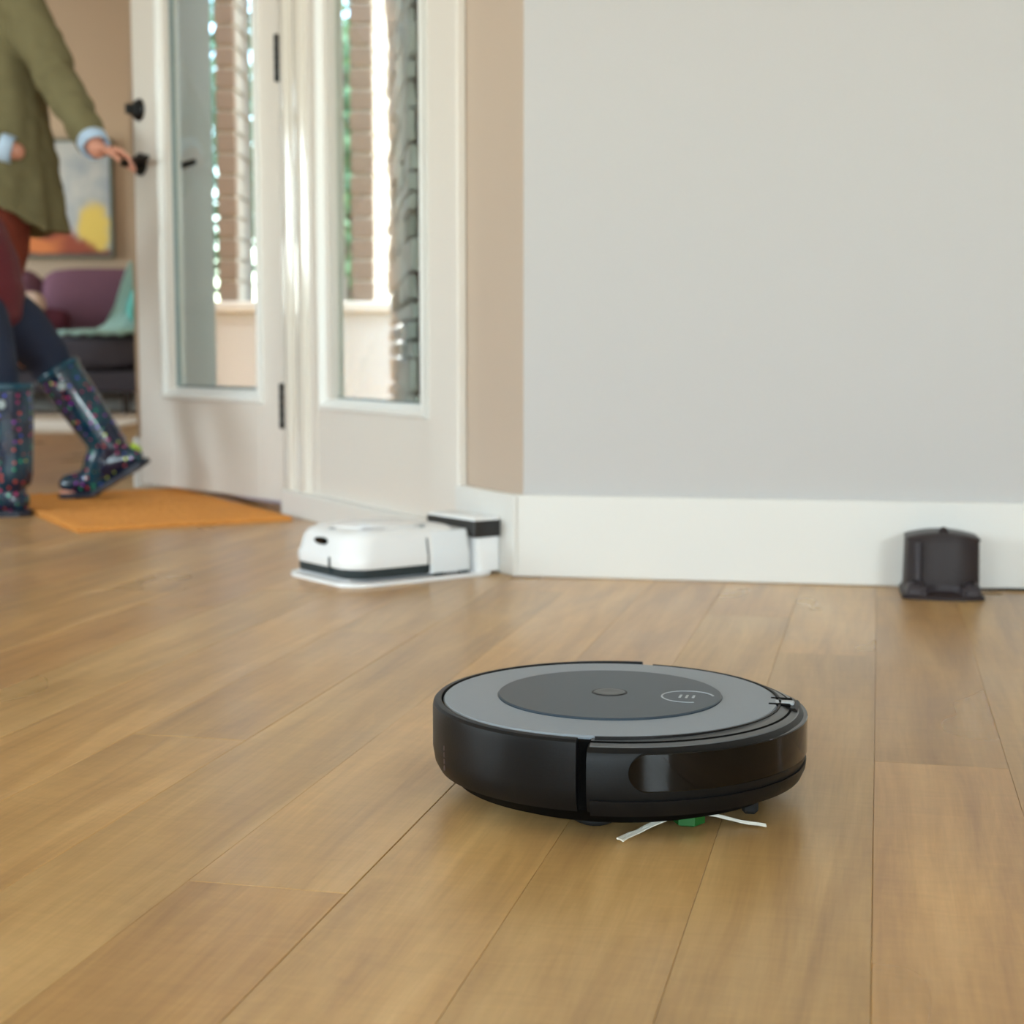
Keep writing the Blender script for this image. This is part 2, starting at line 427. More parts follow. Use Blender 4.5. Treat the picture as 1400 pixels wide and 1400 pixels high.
# baseboards
def baseboard(name, M, x0, x1, y0, y1):
    bm = bmesh.new(); 
    s_ = 1 if y1 > 0 else -1
    box(bm, x0, x1, y0, y1, 0, .145, .004, M=M, segs=2); struct(name, bm, M_white)
baseboard('baseboard_right', MR, -.012, 2.95, -.016, -.0002)
baseboard('baseboard_entry', MW, -.012, .232, .0202, .036) if False else baseboard('baseboard_entry', MW, -.008, .226, .0002, .0235)
dr = (wp(2.1, 0) - Vector((ST.x, ST.y, 0))); Ms = frameM((ST.x, ST.y, 0), dr)
Lr = dr.length
bm = bmesh.new(); box(bm, -.012, Lr, -.014, 0, 0, .145, .003, M=Ms); struct('baseboard_partition', bm, M_white)
dl = FR - ST; Ml = frameM((ST.x, ST.y, 0), dl)
bm = bmesh.new(); box(bm, -.004, dl.length - .1, 0, .012, 0, .145, .003, M=Ml); struct('baseboard_living', bm, M_white)

# ------------------------------------------------------------------ the front door, a little ajar
dd = Vector((-.662, .749)); HG = (-.567, 3.905, 0); MD = frameM(HG, dd)
bm = bmesh.new(); DW, DZ0, DZ1 = .732, .022, 2.06
t = .043
def pn(x0, x1, z0, z1): box(bm, x0, x1, -t, 0, z0, z1, .0015)
pn(0, .112, DZ0, DZ1); pn(.552, DW, DZ0, DZ1); pn(.112, .552, DZ0, .283); pn(.112, .552, 1.96, DZ1)
door = struct('door_1', bm, M_door); door.matrix_world = MD
I4 = Matrix.Identity(4)
def dpart(name, bm, m, parent=None, smooth=False):
    o = link(name, bm, m, parent or door)
    return autosmooth(o) if smooth else o
bb = bmesh.new(); pic_frame(bb, .088, .590, .262, 1.985, [(0, 0), (.003, .010), (.012, .012), (.030, -.004), (.036, -.018), (0, -.018)], I4); dpart('glazing_bead', bb, M_bead)
bb = bmesh.new(); pic_frame(bb, .088, .590, .262, 1.985, [(0, -t), (.034, -t + .012), (.030, -t - .006), (0, -t - .010)], I4); dpart('outer_bead', bb, M_bead)
bb = bmesh.new(); pic_frame(bb, .112, .566, .288, 1.96, [(0, -.029), (0, -.017), (.016, -.017), (.016, -.029)], I4); dpart('spacer', bb, M_alu)
bb = bmesh.new(); box(bb, .12, .560, -.0245, -.0215, .296, 1.95); dpart('pane', bb, M_glass)
def lever(x, z, side, m, name):
    """side +1 room side, -1 outside"""
    y0 = 0 if side > 0 else -t
    ax = Vector((0, side, 0))
    bb = bmesh.new(); cyl(bb, (x, y0, z), ax, .031, .012, 28, .003); h = dpart(name, bb, m, smooth=True)
    bb = bmesh.new(); cyl(bb, (x, y0 + side * .012, z), ax, .011, .036, 16); o = link('neck', bb, m, h); autosmooth(o)
    bb = bmesh.new()
    tube(bb, [(x + .012, y0 + side * .052, z), (x, y0 + side * .056, z), (x - .04, y0 + side * .057, z + .001), (x - .085, y0 + side * .055, z + .003), (x - .122, y0 + side * .05, z + .004)], [.010, .011, .010, .009, .008], 14, up=(0, 1, 0), flat=.7)
    o = link('lever', bb, m, h); autosmooth(o)
    return h
hi_ = lever(.687, .908, 1, M_black, 'door_handle')
ho_ = lever(.687, .908, -1, M_black, 'outside_handle')
bb = bmesh.new(); cyl(bb, (.693, 0, 1.056), (0, 1, 0), .031, .014, 28, .003, r2=.027); db = dpart('deadbolt', bb, M_black, smooth=True)
bb = bmesh.new(); box(bb, .688, .698, .014, .044, 1.042, 1.070, .003); box(bb, .684, .702, .0125, .02, 1.036, 1.076, .003); link('thumb_turn', bb, M_black, db)
bb = bmesh.new(); cyl(bb, (.693, -t, 1.056), (0, -1, 0), .031, .022, 28, .004, r2=.027); dpart('lock_cylinder', bb, M_brass, smooth=True)
bb = bmesh.new(); box(bb, DW, DW + .002, -.034, -.010, .99, 1.12, .0008); dpart('latch_plate', bb, M_brass)
for z in (.26, 1.10, 1.86):
    bb = bmesh.new(); box(bb, -.026, -.002, -.004, .003, z - .056, z + .056, .001); hg = dpart('hinge', bb, M_black)
    bb = bmesh.new()
    for j in range(5): cyl(bb, (-.007, .008, z - .056 + j * .0226), (0, 0, 1), .0075, .0216, 14, .001)
    o = link('knuckle', bb, M_black, hg); autosmooth(o)

# ------------------------------------------------------------------ doormat
A = Vector((-.937, 3.39)); B = Vector((-.514, 3.66)); Cm = Vector((-.941, 4.43))
u = (Cm - B).normalized(); Mm = frameM((B.x, B.y, 0), u)     # local x along long side, y towards the room
M_coir = mat('coir_mat', srgb(222, 150, 78), .95, var=.16, scale=90, bump=1.0, bscale=260, spec=.1)
bm = bmesh.new(); random.seed(3)
nx, ny = 90, 52; Lm, Wm = .88, .50
vs = [[bm.verts.new((Lm * i / nx, Wm * j / ny, .012 + random.uniform(-.0015, .0015) - (.004 if i in (0, nx) or j in (0, ny) else 0))) for j in range(ny + 1)] for i in range(nx + 1)]
for i in range(nx):
    for j in range(ny): bm.faces.new((vs[i][j], vs[i + 1][j], vs[i + 1][j + 1], vs[i][j + 1]))
edge = [vs[i][0] for i in range(nx + 1)] + [vs[nx][j] for j in range(1, ny + 1)] + [vs[i][ny] for i in range(nx - 1, -1, -1)] + [vs[0][j] for j in range(ny - 1, 0, -1)]
low = [bm.verts.new((v.co.x, v.co.y, .0006)) for v in edge]
for i in range(len(edge)):
    j = (i + 1) % len(edge); bm.faces.new((edge[i], edge[j], low[j], low[i]))
bm.faces.new(low)
mat_o = link('doormat', bm, M_coir); mat_o.matrix_world = Mm
tag(mat_o, 'rust-orange rectangular coir doormat lying in front of the open door', 'doormat')

# ------------------------------------------------------------------ round robot vacuum
M_rb = mat('black_matte_plastic', srgb(14, 14, 15), .42, var=.04, scale=120, bump=.05, bscale=500, spec=.22)
M_rb2 = mat('charcoal_plastic', srgb(15, 16, 17), .42, var=.03, scale=120, bump=.05, bscale=500, spec=.22)
M_disc = mat('grey_satin_plastic', srgb(136, 144, 152), .45, var=.02, scale=150, bump=.08, bscale=600)
M_blue = mat('slate_blue_plastic', srgb(48, 62, 74), .38, var=.02, scale=150)
M_piano = mat('gloss_black_window', srgb(4, 4, 4), .06, spec=.3)
M_gap = mat('black_gap', srgb(5, 5, 5), .8, spec=.08)
M_rub = mat('black_rubber', srgb(20, 20, 20), .8, var=.1, scale=50)
M_mark = mat('pale_grey_print', srgb(168, 174, 180), .4)
RB = empty('robot_vacuum', (.0955, 1.392, 0), R(-14)); RB.scale = (.972,) * 3
tag(RB, 'round charcoal robot vacuum with slate-blue top and white side brush on the oak floor', 'robot vacuum')
Rr = .1715
def rp(name, bm, m, smooth=True, ang=30, parent=None):
    o = link(name, bm, m, parent or RB); return autosmooth(o, ang) if smooth else o
bm = bmesh.new(); disc_solid(bm, [(.132, .0085), (.150, .015), (.1625, .027), (.160, .080), (.150, .083)]); rp('chassis', bm, M_gap)
wall_prof = [(.1585, .026), (.1655, .0265), (.1695, .034), (Rr, .046), (Rr, .0815), (Rr - .0008, .0858), (Rr - .003, .0880), (Rr - .006, .0888), (Rr - .0080, .0886), (Rr - .0085, .080), (.1585, .078)]
ga = 1.1
bm = bmesh.new(); arc_solid(bm, wall_prof, 91.5, 268.5, 70); rp('rear_shell', bm, M_rb)
bprof = [(.1585, .026), (.1655, .0265), (.1700, .034), (Rr + .001, .046), (Rr + .0008, .072), (Rr - .0015, .078), (Rr - .006, .0815), (.150, .0865), (.146, .0862), (.146, .080), (.1585, .076)]
bm = bmesh.new(); arc_solid(bm, bprof, -88.5, 88.5, 80); bump = rp('bumper', bm, M_rb2)
bm = bmesh.new(); arc_solid(bm, [(.1640, .0245), (.1685, .0245), (.1718, .032), (.1725, .038), (.1640, .038)], -87.5, 87.5, 70); rp('bumper_skirt', bm, M_rb, parent=bump)
bm = bmesh.new(); arc_solid(bm, [(Rr - .0062, .0813), (Rr - .0068, .0824), (.1500, .0874), (.1465, .0868), (.1465, .0855)], -88, 88, 80); rp('bumper_top', bm, mat('grey_top_plastic', srgb(88, 90, 92), .32), parent=bump)
# glossy infrared window set in the bumper: a band with rounded ends
def band(a0, a1, z0, z1, r0, r1, zfun=None, n=80):
    bm = bmesh.new(); rings = []; hz = (z1 - z0) / 2; zc = (z0 + z1) / 2; ra = math.degrees(hz / r1) * 1.0
    for i in range(n + 1):
        a = a0 + (a1 - a0) * (.5 - .5 * math.cos(PI * i / n))
        e = min(a - a0, a1 - a); k = 1 if e >= ra else math.sqrt(max(0, 1 - (1 - e / ra) ** 2))
        k = max(k, .08); ar = R(a); rr = []
        for r_, z_ in ((r0, zc - hz * k), (r1 - .0006, zc - hz * k), (r1, zc - hz * k + .0008 * k), (r1, zc + hz * k - .0008 * k), (r1 - .0006, zc + hz * k), (r0, zc + hz * k)):
            rr.append(Vector((r_ * math.cos(ar), r_ * math.sin(ar), z_)))
        rings.append(rr)
    loft(bm, rings); return bm
rp('sensor_window', band(-77, 77, .046, .0785, .165, .1731, n=200), M_piano, False, parent=bump)
# two vertical seams
for a in (-90, 90):
    bm = bmesh.new(); c, s_ = math.cos(R(a)), math.sin(R(a))
    Ma = Matrix.Rotation(R(a), 4, 'Z'); box(bm, .150, .1575, -.0042, .0042, .027, .083, .001, M=Ma); rp('seam_gasket', bm, M_gap, False)
# top
ox = -.0080
bm = bmesh.new(); disc_solid(bm, [(.1600, .080), (.1600, .0845), (.1590, .0850)], cx=ox * .1); rp('lid_gap', bm, M_gap)
bm = bmesh.new(); disc_solid(bm, [(.1530, .082), (.1540, .0868), (.1526, .0882), (.1040, .0896), (.1035, .0892)], 120, cx=ox); lid = rp('lid', bm, M_disc)
bm = bmesh.new(); arc_solid(bm, [(.1548, .084), (.1572, .084), (.1570, .0884), (.1550, .0884)], -84, 84, 60, cx=ox); rp('lid_rim', bm, M_rb)
bm = bmesh.new(); disc_solid(bm, [(.1030, .086), (.1032, .0906), (.1020, .0914), (.05, .0917), (.02, .0917)], 120, cx=ox); dc = rp('centre_disc', bm, M_blue)
bm = bmesh.new(); disc_solid(bm, [(.0145, .0905), (.0145, .0922), (.0125, .0925), (.008, .0922)], 40, cx=ox, sx=1, sy=1); rp('power_button', bm, mat('dark_button', srgb(38, 44, 47), .3), parent=dc)
bm = bmesh.new(); disc_solid(bm, [(.0166, .0905), (.0166, .0919), (.0150, .0919), (.0150, .0905)], 40, cx=ox); rp('button_ring', bm, M_rb, parent=dc)
# embossed round emblem printed towards the front of the disc
bm = bmesh.new()
ec = (ox + .073, -.001)
arc_solid(bm, [(.0230, .0912), (.0246, .0912), (.0246, .09195), (.0230, .09195)], 20, 290, 50, cx=ec[0], cy=ec[1])
for (x, y, w, d) in ((-.008, .0, .0022, .012), (-.002, .0, .0022, .012), (.004, .001, .0022, .010)): box(bm, ec[0] + x, ec[0] + x + w, ec[1] + y - d / 2, ec[1] + y + d / 2, .0912, .0919)
rp('emblem', bm, M_mark, False, parent=dc)
# small camera module with two dark slots on the front lip
bm = bmesh.new(); box(bm, .140, .164, -.004, .036, .078, .0862, .002); pod = rp('front_pod', bm, M_rb2, False)
for y0, y1 in ((.000, .0075), (.025, .032)):
    bm = bmesh.new(); box(bm, .137, .1575, y0, y1, .084, .0885, .001); rp('pod_slot', bm, M_gap, False, parent=pod)
bm = bmesh.new(); box(bm, .142, .160, .0105, .022, .085, .0884, .0012); rp('pod_lens', bm, M_mark, False, parent=pod)
# regulatory print on the side
bm = bmesh.new()
for j in range(4): 
    a = R(-143.5); Ma = Matrix.Rotation(a, 4, 'Z'); box(bm, .1712, .1719, -.0006, .0006, .036 + j * .006, .036 + j * .006 + .004, M=Ma)
rp('side_print', bm, mat('faint_print', srgb(90, 70, 68), .5), False)
# wheels and caster
for y in (-.11, .11):
    bm = bmesh.new(); cyl(bm, (0, y - .012, .035), (0, 1, 0), .0345, .024, 36, .003); rp('wheel', bm, M_rub)
bm = bmesh.new(); cyl(bm, (.128, -.007, .0125), (0, 1, 0), .012, .014, 24, .002); rp('caster', bm, M_rub)
bm = bmesh.new(); box(bm, .108, .148, -.018, .018, .012, .022, .003); rp('caster_housing', bm, M_rb, False)
bm = bmesh.new(); box(bm, .122, .136, -.072, -.060, .006, .021, .003); rp('bumper_foot', bm, M_rub, False)
# side brush: green hub, three white whiskers
hub = Vector((.080, -.101, 0))
bm = bmesh.new(); disc_solid(bm, [(.010, .0030), (.014, .0050), (.014, .015), (.009, .020)], 6, cx=hub.x, cy=hub.y); br = rp('side_brush', bm, mat('green_plastic', srgb(12, 92, 30), .45), False)
M_brl = mat('white_bristles', srgb(236, 232, 218), .5, var=.05, scale=200)
def whisker(ang, L_, curl):
    bm = bmesh.new(); random.seed(int(ang))
    for q in range(7):
        off = (q - 3) * .00085; pts = []
        for i in range(9):
            s_ = i / 8; a = R(ang + curl * s_ * s_ + random.uniform(-.6, .6) * s_)
            r_ = .010 + L_ * s_
            z = .0105 - .0085 * min(1, s_ * 1.5) ** 1.3 + (.0006 if i else 0)
            p = Vector((hub.x + r_ * math.cos(a) - off * math.sin(a) * (1 + .5 * s_), hub.y + r_ * math.sin(a) + off * math.cos(a) * (1 + .5 * s_), max(z, .0012) + random.uniform(0, .0006)))
            pts.append(p)
        tube(bm, pts, [.0007] * 9, 5, up=(0, 0, 1), rc=False)
    rp('whisker', bm, M_brl, parent=br)
whisker(-143, .066, 12); whisker(26, .056, -15); whisker(118, .055, 10)

# ------------------------------------------------------------------ square mopping robot in its white dock
M_wp = mat('white_plastic', srgb(244, 244, 245), .22, var=.004, scale=30)
M_wp2 = mat('white_panel_plastic', srgb(236, 240, 244), .25)
M_dk = mat('dark_teal_rubber', srgb(38, 50, 54), .5)
M_hb = mat('black_dock_plastic', srgb(40, 38, 36), .4, var=.05, scale=40)
dk_x = Vector((-.80, -.60))
dock_o = (-.019, 2.783, 0)
DK = empty('mop_dock', dock_o, math.atan2(dk_x.y, dk_x.x))     # local x away from the wall; near side = local y 0, far side = negative y
# local y axis = z cross x = (.60,-.80): towards the camera
tag(DK, 'white docking station with black head against the baseboard corner by the entry wall', 'dock')
def bp(parent):
    def f(name, bm, m, smooth=True, ang=35, par=None):
        o = link(name, bm, m, par or parent); return autosmooth(o, ang) if smooth else o
    return f
dp = bp(DK)
bm = bmesh.new(); loft(bm, [rrect(.0, .318, -.232, .006, r, z) for r, z in ((.050, .0006), (.054, .004), (.052, .007))]); dp('drip_tray', bm, M_wp)
bm = bmesh.new()
loft(bm, [rrect(.0 + i, .052 - i, -.150 + i, .000 - i, .010, z, 4) for i, z in ((.0, .007), (.0, .066), (.002, .069))]); dp('column', bm, M_wp)
bm = bmesh.new(); loft(bm, [rrect(.0, .060 + k, -.152, .0015, .006, z, 4) for k, z in ((-.004, .068), (0, .071), (.0, .0975))]); hd = dp('head', bm, M_hb)
bm = bmesh.new(); loft(bm, [rrect(.0 + i, .0595 - i, -.150 + i, .001 - i, .006, z, 4) for i, z in ((0, .0977), (0, .1000), (.003, .1025))]); dp('head_cap', bm, M_wp)
bm = bmesh.new(); 
bm.free()
for y in (-.10, -.05):
    bm = bmesh.new(); box(bm, .056, .066, y, y + .02, .074, .082, .001); dp('contact', bm, M_alu, False)
for k in range(5):
    bm = bmesh.new(); box(bm, .008 + .009 * k, .012 + .009 * k, .0005, .0028, .073, .094, .0006); dp('head_rib', bm, M_hb, False, par=hd)
MO = empty('mopping_robot', (dock_o[0], dock_o[1], 0), math.atan2(dk_x.y, dk_x.x))
tag(MO, 'white rounded-square mopping robot parked in its dock beside the baseboard corner', 'mopping robot')
mp_ = bp(MO)
x0, x1, y0, y1 = .062, .308, -.222, -.004
bm = bmesh.new()
lv = [(.006, .012, .040), (.003, .016, .044), (.003, .028, .044)]
loft(bm, [rrect(x0 + i, x1 - i, y0 + i, y1 - i, r, z, 8) for i, z, r in lv]); mp_('base_band', bm, M_dk)
bm = bmesh.new()
lv = [(.001, .0285, .048), (.000, .032, .050), (.000, .046, .050), (.0025, .052, .050), (.006, .074, .050), (.010, .083, .048), (.017, .0885, .044), (.030, .0915, .036), (.050, .0925, .02)]
loft(bm, [rrect(x0 + i, x1 - i * 1.35, y0 + i, y1 - i, r, z, 8) for i, z, r in lv]); mp_('body', bm, M_wp)
# side panel of the tank (towards the dock) covers the dark band there
bm = bmesh.new(); lv = [(.0, .012, .012), (-.001, .016, .012), (-.001, .045, .012), (.002, .052, .012), (.0055, .074, .012), (.0095, .0835, .012)]
loft(bm, [rrect(x0 - .001, .152, y0 + i, y1 - i, r, z, 5) for i, z, r in lv]); mp_('tank_panel', bm, M_wp2)
for x in (.1535,):
    bm = bmesh.new(); 
    for (za, zb, ya, yb) in ((.014, .046, .0012, .0012), (.046, .074, .0012, -.0045)):
        loft(bm, [[Vector((x - .0011, y1 - .004, za)), Vector((x + .0011, y1 - .004, za)), Vector((x + .0011, y1 + ya * .6, za)), Vector((x - .0011, y1 + ya * .6, za))],
                  [Vector((x - .0011, y1 - .010, zb)), Vector((x + .0011, y1 - .010, zb)), Vector((x + .0011, y1 + yb, zb)), Vector((x - .0011, y1 + yb, zb))]])
    mp_('seam', bm, M_dk, False)
# carry handle: a lens-shaped recess edge on top
bm = bmesh.new()
n = 30; r1 = [];
for s in (0, 1):
    pass
pts = []
for i in range(n + 1):
    a = PI * i / n; pts.append(Vector((.195 - .066 * math.cos(a), y1 - .046 + .010 * math.sin(a), .0922)))
for i in range(1, n):
    a = PI * i / n; pts.append(Vector((.195 + .066 * math.cos(a), y1 - .046 - .016 * math.sin(a), .0922)))
loft(bm, [pts, [p + Vector((0, 0, .0010)) for p in pts]]); mp_('handle_recess', bm, mat('grey_recess', srgb(176, 176, 180), .4), False)
bm = bmesh.new()
loft(bm, [[Vector((.190 + (.078 - q) * math.cos(2 * PI * i / 40), (y0 + y1) / 2 + (.078 - q) * math.sin(2 * PI * i / 40), z)) for i in range(40)] for q, z in ((0, .0915), (0, .0935), (.003, .0945))]); mp_('top_plate', bm, M_wp)
# camera eye on the sloped front, light slot, small mark on top
xf = x1
bm = bmesh.new(); loft(bm, [[Vector((xf - .0125 + k, -.115 + .022 * math.cos(2 * PI * i / 24), .070 + .0062 * math.sin(2 * PI * i / 24))) for i in range(24)] for k in (0, .0075)]); mp_('camera_window', bm, M_piano, False)
bm = bmesh.new(); cyl(bm, (xf - .006, -.100, .070), (1, 0, .1), .006, .0035, 20, .001); mp_('camera_lens', bm, M_gap)
bm = bmesh.new(); loft(bm, [[Vector((xf - .030 + .006 * math.cos(2 * PI * i / 16), -.115 + .010 * math.sin(2 * PI * i / 16), .0885 + k)) for i in range(16)] for k in (0, .0018)]); mp_('status_mark', bm, mat('grey_mark', srgb(120, 130, 140), .4), False)
bm = bmesh.new(); box(bm, xf - .003, xf + .0012, -.080, -.073, .018, .046, .0008); mp_('bumper_slot', bm, M_dk, False)
for x in (.122, .070):
    bm = bmesh.new(); box(bm, x, x + .018, y1 - .006, y1 + .004, .0075, .0125, .001); mp_('pad_clip', bm, M_dk, False)
bm = bmesh.new(); box(bm, .120, .300, y0 + .02, y1 - .02, .0072, .0120, .002); mp_('mop_pad', bm, mat('grey_pad', srgb(200, 200, 202), .9, var=.05), False)
bm = bmesh.new(); disc_solid(bm, [(.004, .0915), (.004, .0932)], 16, cx=.150, cy=-.03); mp_('button', bm, M_alu, False)

# ------------------------------------------------------------------ small dark home base on the right
M_hd = mat('dark_brown_plastic', srgb(42, 32, 32), .45, var=.04, scale=60, spec=.3)
M_hd2 = mat('dark_grey_plastic', srgb(56, 50, 54), .42, spec=.35)
base_c = C0 + rD * .708 + Vector((-rD.y, rD.x)) * -.0185
HB = empty('charging_base', (base_c.x, base_c.y, 0), math.atan2(rD.y, rD.x) + PI)      # local x to the left, local y towards the room
tag(HB, 'small dark brown charging base standing against the white baseboard on the right', 'charging base')
hp = bp(HB)
bm = bmesh.new()
def hb_ring(hw, yb, yf, z, bulge, k=12):
    pts = [Vector((-hw, yb, z)), Vector((-hw, yf - .004, z))]
    for i in range(k + 1):
        s = -1 + 2 * i / k; pts.append(Vector((hw * .96 * s, yf + bulge * (1 - s * s), z)))
    pts += [Vector((hw, yf - .004, z)), Vector((hw, yb, z))]
    return pts
loft(bm, [hb_ring(hw, .004, yf, z, b) for hw, yf, z, b in ((.0575, .098, .006, .014), (.0575, .098, .018, .014), (.0568, .096, .05, .014), (.0560, .094, .092, .013))]); bodyh = hp('tower', bm, M_hd)
# arched cap
bm = bmesh.new()
def arch(z0, s_, yf):
    pts = []
    return pts
k = 16; ringsA = []
for i in range(k + 1):
    s = -1 + 2 * i / k; x = .0575 * s; top = .0945 + .009 * (1 - s * s) ; yf = .0955 + .0135 * (1 - s * s)
    ringsA.append([Vector((x, .004, .0915)), Vector((x, yf, .0915)), Vector((x, yf, top - .002)), Vector((x, yf - .003, top)), Vector((x, .006, top - .001)), Vector((x, .004, top - .003))])
loft(bm, ringsA); hp('cap', bm, M_hd, ang=50)
bm = bmesh.new(); loft(bm, [ell((0, .088, z), (1, 0, 0), (0, 1, 0), rx, ry, 20) for z, rx, ry in ((.100, .010, .010), (.105, .0085, .009), (.110, .0065, .007), (.113, .003, .003))]); hp('beacon', bm, M_hd)
bm = bmesh.new(); loft(bm, [hb_ring(hw, .012, yf, z, b) for hw, yf, z, b in ((.064, .128, .0006, .012), (.064, .128, .005, .012), (.060, .122, .010, .012), (.058, .110, .013, .012))]); fb = hp('foot_plate', bm, M_hd)
for sx in (-1, 1):
    bm = bmesh.new(); loft(bm, [rrect(sx * .044 - .014 + i, sx * .044 + .014 - i, .098, .134 - i * 2, .008, z, 4) for i, z in ((0, .008), (0, .016), (.003, .024), (.009, .028))]); hp('guide_bump', bm, M_hd2)
    bm = bmesh.new(); loft(bm, [rrect(sx * .040 - .005, sx * .040 + .005, .104, .110, .002, z, 3) for z in (.02, .088)]); hp('edge_rib', bm, M_hd2) if sx == 1 else bm.free()
bm = bmesh.new(); arc_solid(bm, [(.030, .006), (.036, .006), (.036, .020), (.030, .022)], 200, 340, 24, cx=0, cy=.146); hp('front_lip', bm, M_hd2)
for sx in (-1, 1):
    bm = bmesh.new(); box(bm, sx * .018 - .004, sx * .018 + .004, .108, .120, .012, .0155, .001); hp('contact', bm, M_alu, False)
# its power cord along the wall
bm = bmesh.new(); pts = [HB.matrix_world @ Vector((0, 0, 0))]
MH = Matrix.Translation(HB.location) @ Matrix.Rotation(HB.rotation_euler.z, 4, 'Z')
cp = [(-.055, .03, .010), (-.066, .028, .0045), (-.085, .018, .0032), (-.11, .010, .0032), (-.2, .006, .0032), (-.5, .004, .0032), (-.9, .004, .0032)]
tube(bm, [MH @ Vector(p) for p in cp], [.0022] * 7, 8, up=(0, 0, 1))
cord = link('power_cord', bm, M_rub, smooth=True); tag(cord, 'thin black power cord running right from the charging base along the baseboard', 'cord')

# ------------------------------------------------------------------ living room: rug, sofa, cushions, throw, painting
bm = bmesh.new(); box(bm, -4.7, -2.05, 7.62, 10.1, .0005, .012, .004)
rug = link('area_rug', bm, mat('cream_wool', srgb(232, 222, 208), .95, var=.05, scale=60, bump=.6, bscale=150)); tag(rug, 'cream area rug with a tan centre in front of the charcoal sofa', 'rug')
bm = bmesh.new(); box(bm, -4.4, -2.07, 8.75, 9.98, .0121, .0135, .0006)
link('rug_centre', bm, mat('tan_wool', srgb(176, 154, 130), .95, var=.06, scale=60, bump=.5, bscale=150), rug)

M_sf = mat('charcoal_wool_fabric', srgb(76, 72, 80), .9, var=.06, scale=30, bump=.4, bscale=300, spec=.2)
M_mv = mat('mauve_fabric', srgb(108, 72, 84), .9, var=.05, scale=20, bump=.4, bscale=300, spec=.2)
M_mr = mat('maroon_fabric', srgb(82, 36, 46), .9, var=.06, scale=20, bump=.4, bscale=300, spec=.2)
M_bg = mat('beige_fabric', srgb(190, 160, 140), .9, var=.05, scale=20, bump=.3, bscale=300, spec=.2)
M_th = mat('sage_throw', srgb(158, 186, 176), .95, var=.12, scale=14, bump=.6, bscale=200, spec=.1)
M_tl = mat('teal_velvet', srgb(86, 160, 148), .85, var=.06, scale=20)
M_leg = mat('dark_walnut', srgb(50, 36, 28), .4, var=.1, scale=20)
def pillow(bm, c, sx, sy, sz, M=None, n=14, p=3.2):
    """soft box: superellipsoid-like"""
    vs = []
    r = bmesh.ops.create_uvsphere(bm, u_segments=28, v_segments=16, radius=1)
    f = lambda v, e: math.copysign(abs(v) ** e, v)
    for v in r['verts']:
        q = v.co.normalized(); a = max(abs(q.x) ** p + abs(q.y) ** p + abs(q.z) ** p, 1e-9) ** (-1 / p)
        v.co = Vector((q.x * a * sx, q.y * a * sy, q.z * a * sz)) 
    if M is not None: bmesh.ops.transform(bm, matrix=M, verts=r['verts'])
    bmesh.ops.translate(bm, vec=Vector(c), verts=r['verts'])
SO = empty('sofa', (-3.37, 9.6, 0)); tag(SO, 'charcoal fabric sofa with mauve back cushions in the living room', 'sofa')
so = bp(SO)
bm = bmesh.new(); box(bm, -1.1, 1.1, .02, .95, .14, .275, .02, segs=3); so('base', bm, M_sf)
bm = bmesh.new(); box(bm, -1.1, 1.1, .78, 1.0, .14, .86, .05, segs=4); so('back', bm, M_sf)
for x in (-1.10,):
    bm = bmesh.new(); box(bm, x, x + .12, .03, .98, .14, .58, .03, segs=4); so('armrest', bm, M_sf)
for x in (-.43, .56):
    bm = bmesh.new(); pillow(bm, (x, .38, .385), .49, .40, .105, p=6); so('seat_cushion', bm, M_sf, False).data.polygons.foreach_set('use_smooth', [True] * 448)
for x in (-.72, -.02, .70):
    w_ = .36
    bm = bmesh.new(); pillow(bm, (x, .66, .70), w_, .12, .22, Matrix.Rotation(R(-10), 4, 'X'), p=5); autosmooth(so('back_cushion', bm, M_mv, False), 80)
for x, y in ((-1.0, .08), (1.0, .08), (-1.0, .9), (1.0, .9)):
    bm = bmesh.new(); cyl(bm, (x, y, .0135), (0, 0, 1), .018, .13, 14, 0, r2=.028) ; so('leg', bm, M_leg)
def soft(name, c, s, rot, m, label, cat='cushion', p=3.4, group=None):
    bm = bmesh.new(); pillow(bm, (0, 0, 0), *s, p=p)
    for v in bm.verts:   # pinch towards the corners
        k = 1 - .35 * min(1, (abs(v.co.x / s[0]) ** 4 + abs(v.co.z / s[2]) ** 4) / 2) ** 2; v.co.y *= k
    o = link(name, bm, m, smooth=True, loc=c, rot=[R(a) for a in rot]); tag(o, label, cat, group); return o
soft('throw_pillow', (-2.90, 9.97, .585), (.115, .05, .075), (-18, 6, 4), M_mr, 'small dark maroon lumbar cushion lying on the sofa seat')
soft('throw_pillow', (-3.08, 9.98, .635), (.15, .055, .13), (-20, -8, -8), M_bg, 'beige cushion leaning on the sofa behind the striding child')
soft('throw_pillow', (-2.27, 9.90, .74), (.10, .06, .19), (-16, 22, 4), M_tl, 'teal velvet cushion leaning at the sofa end beside the door')
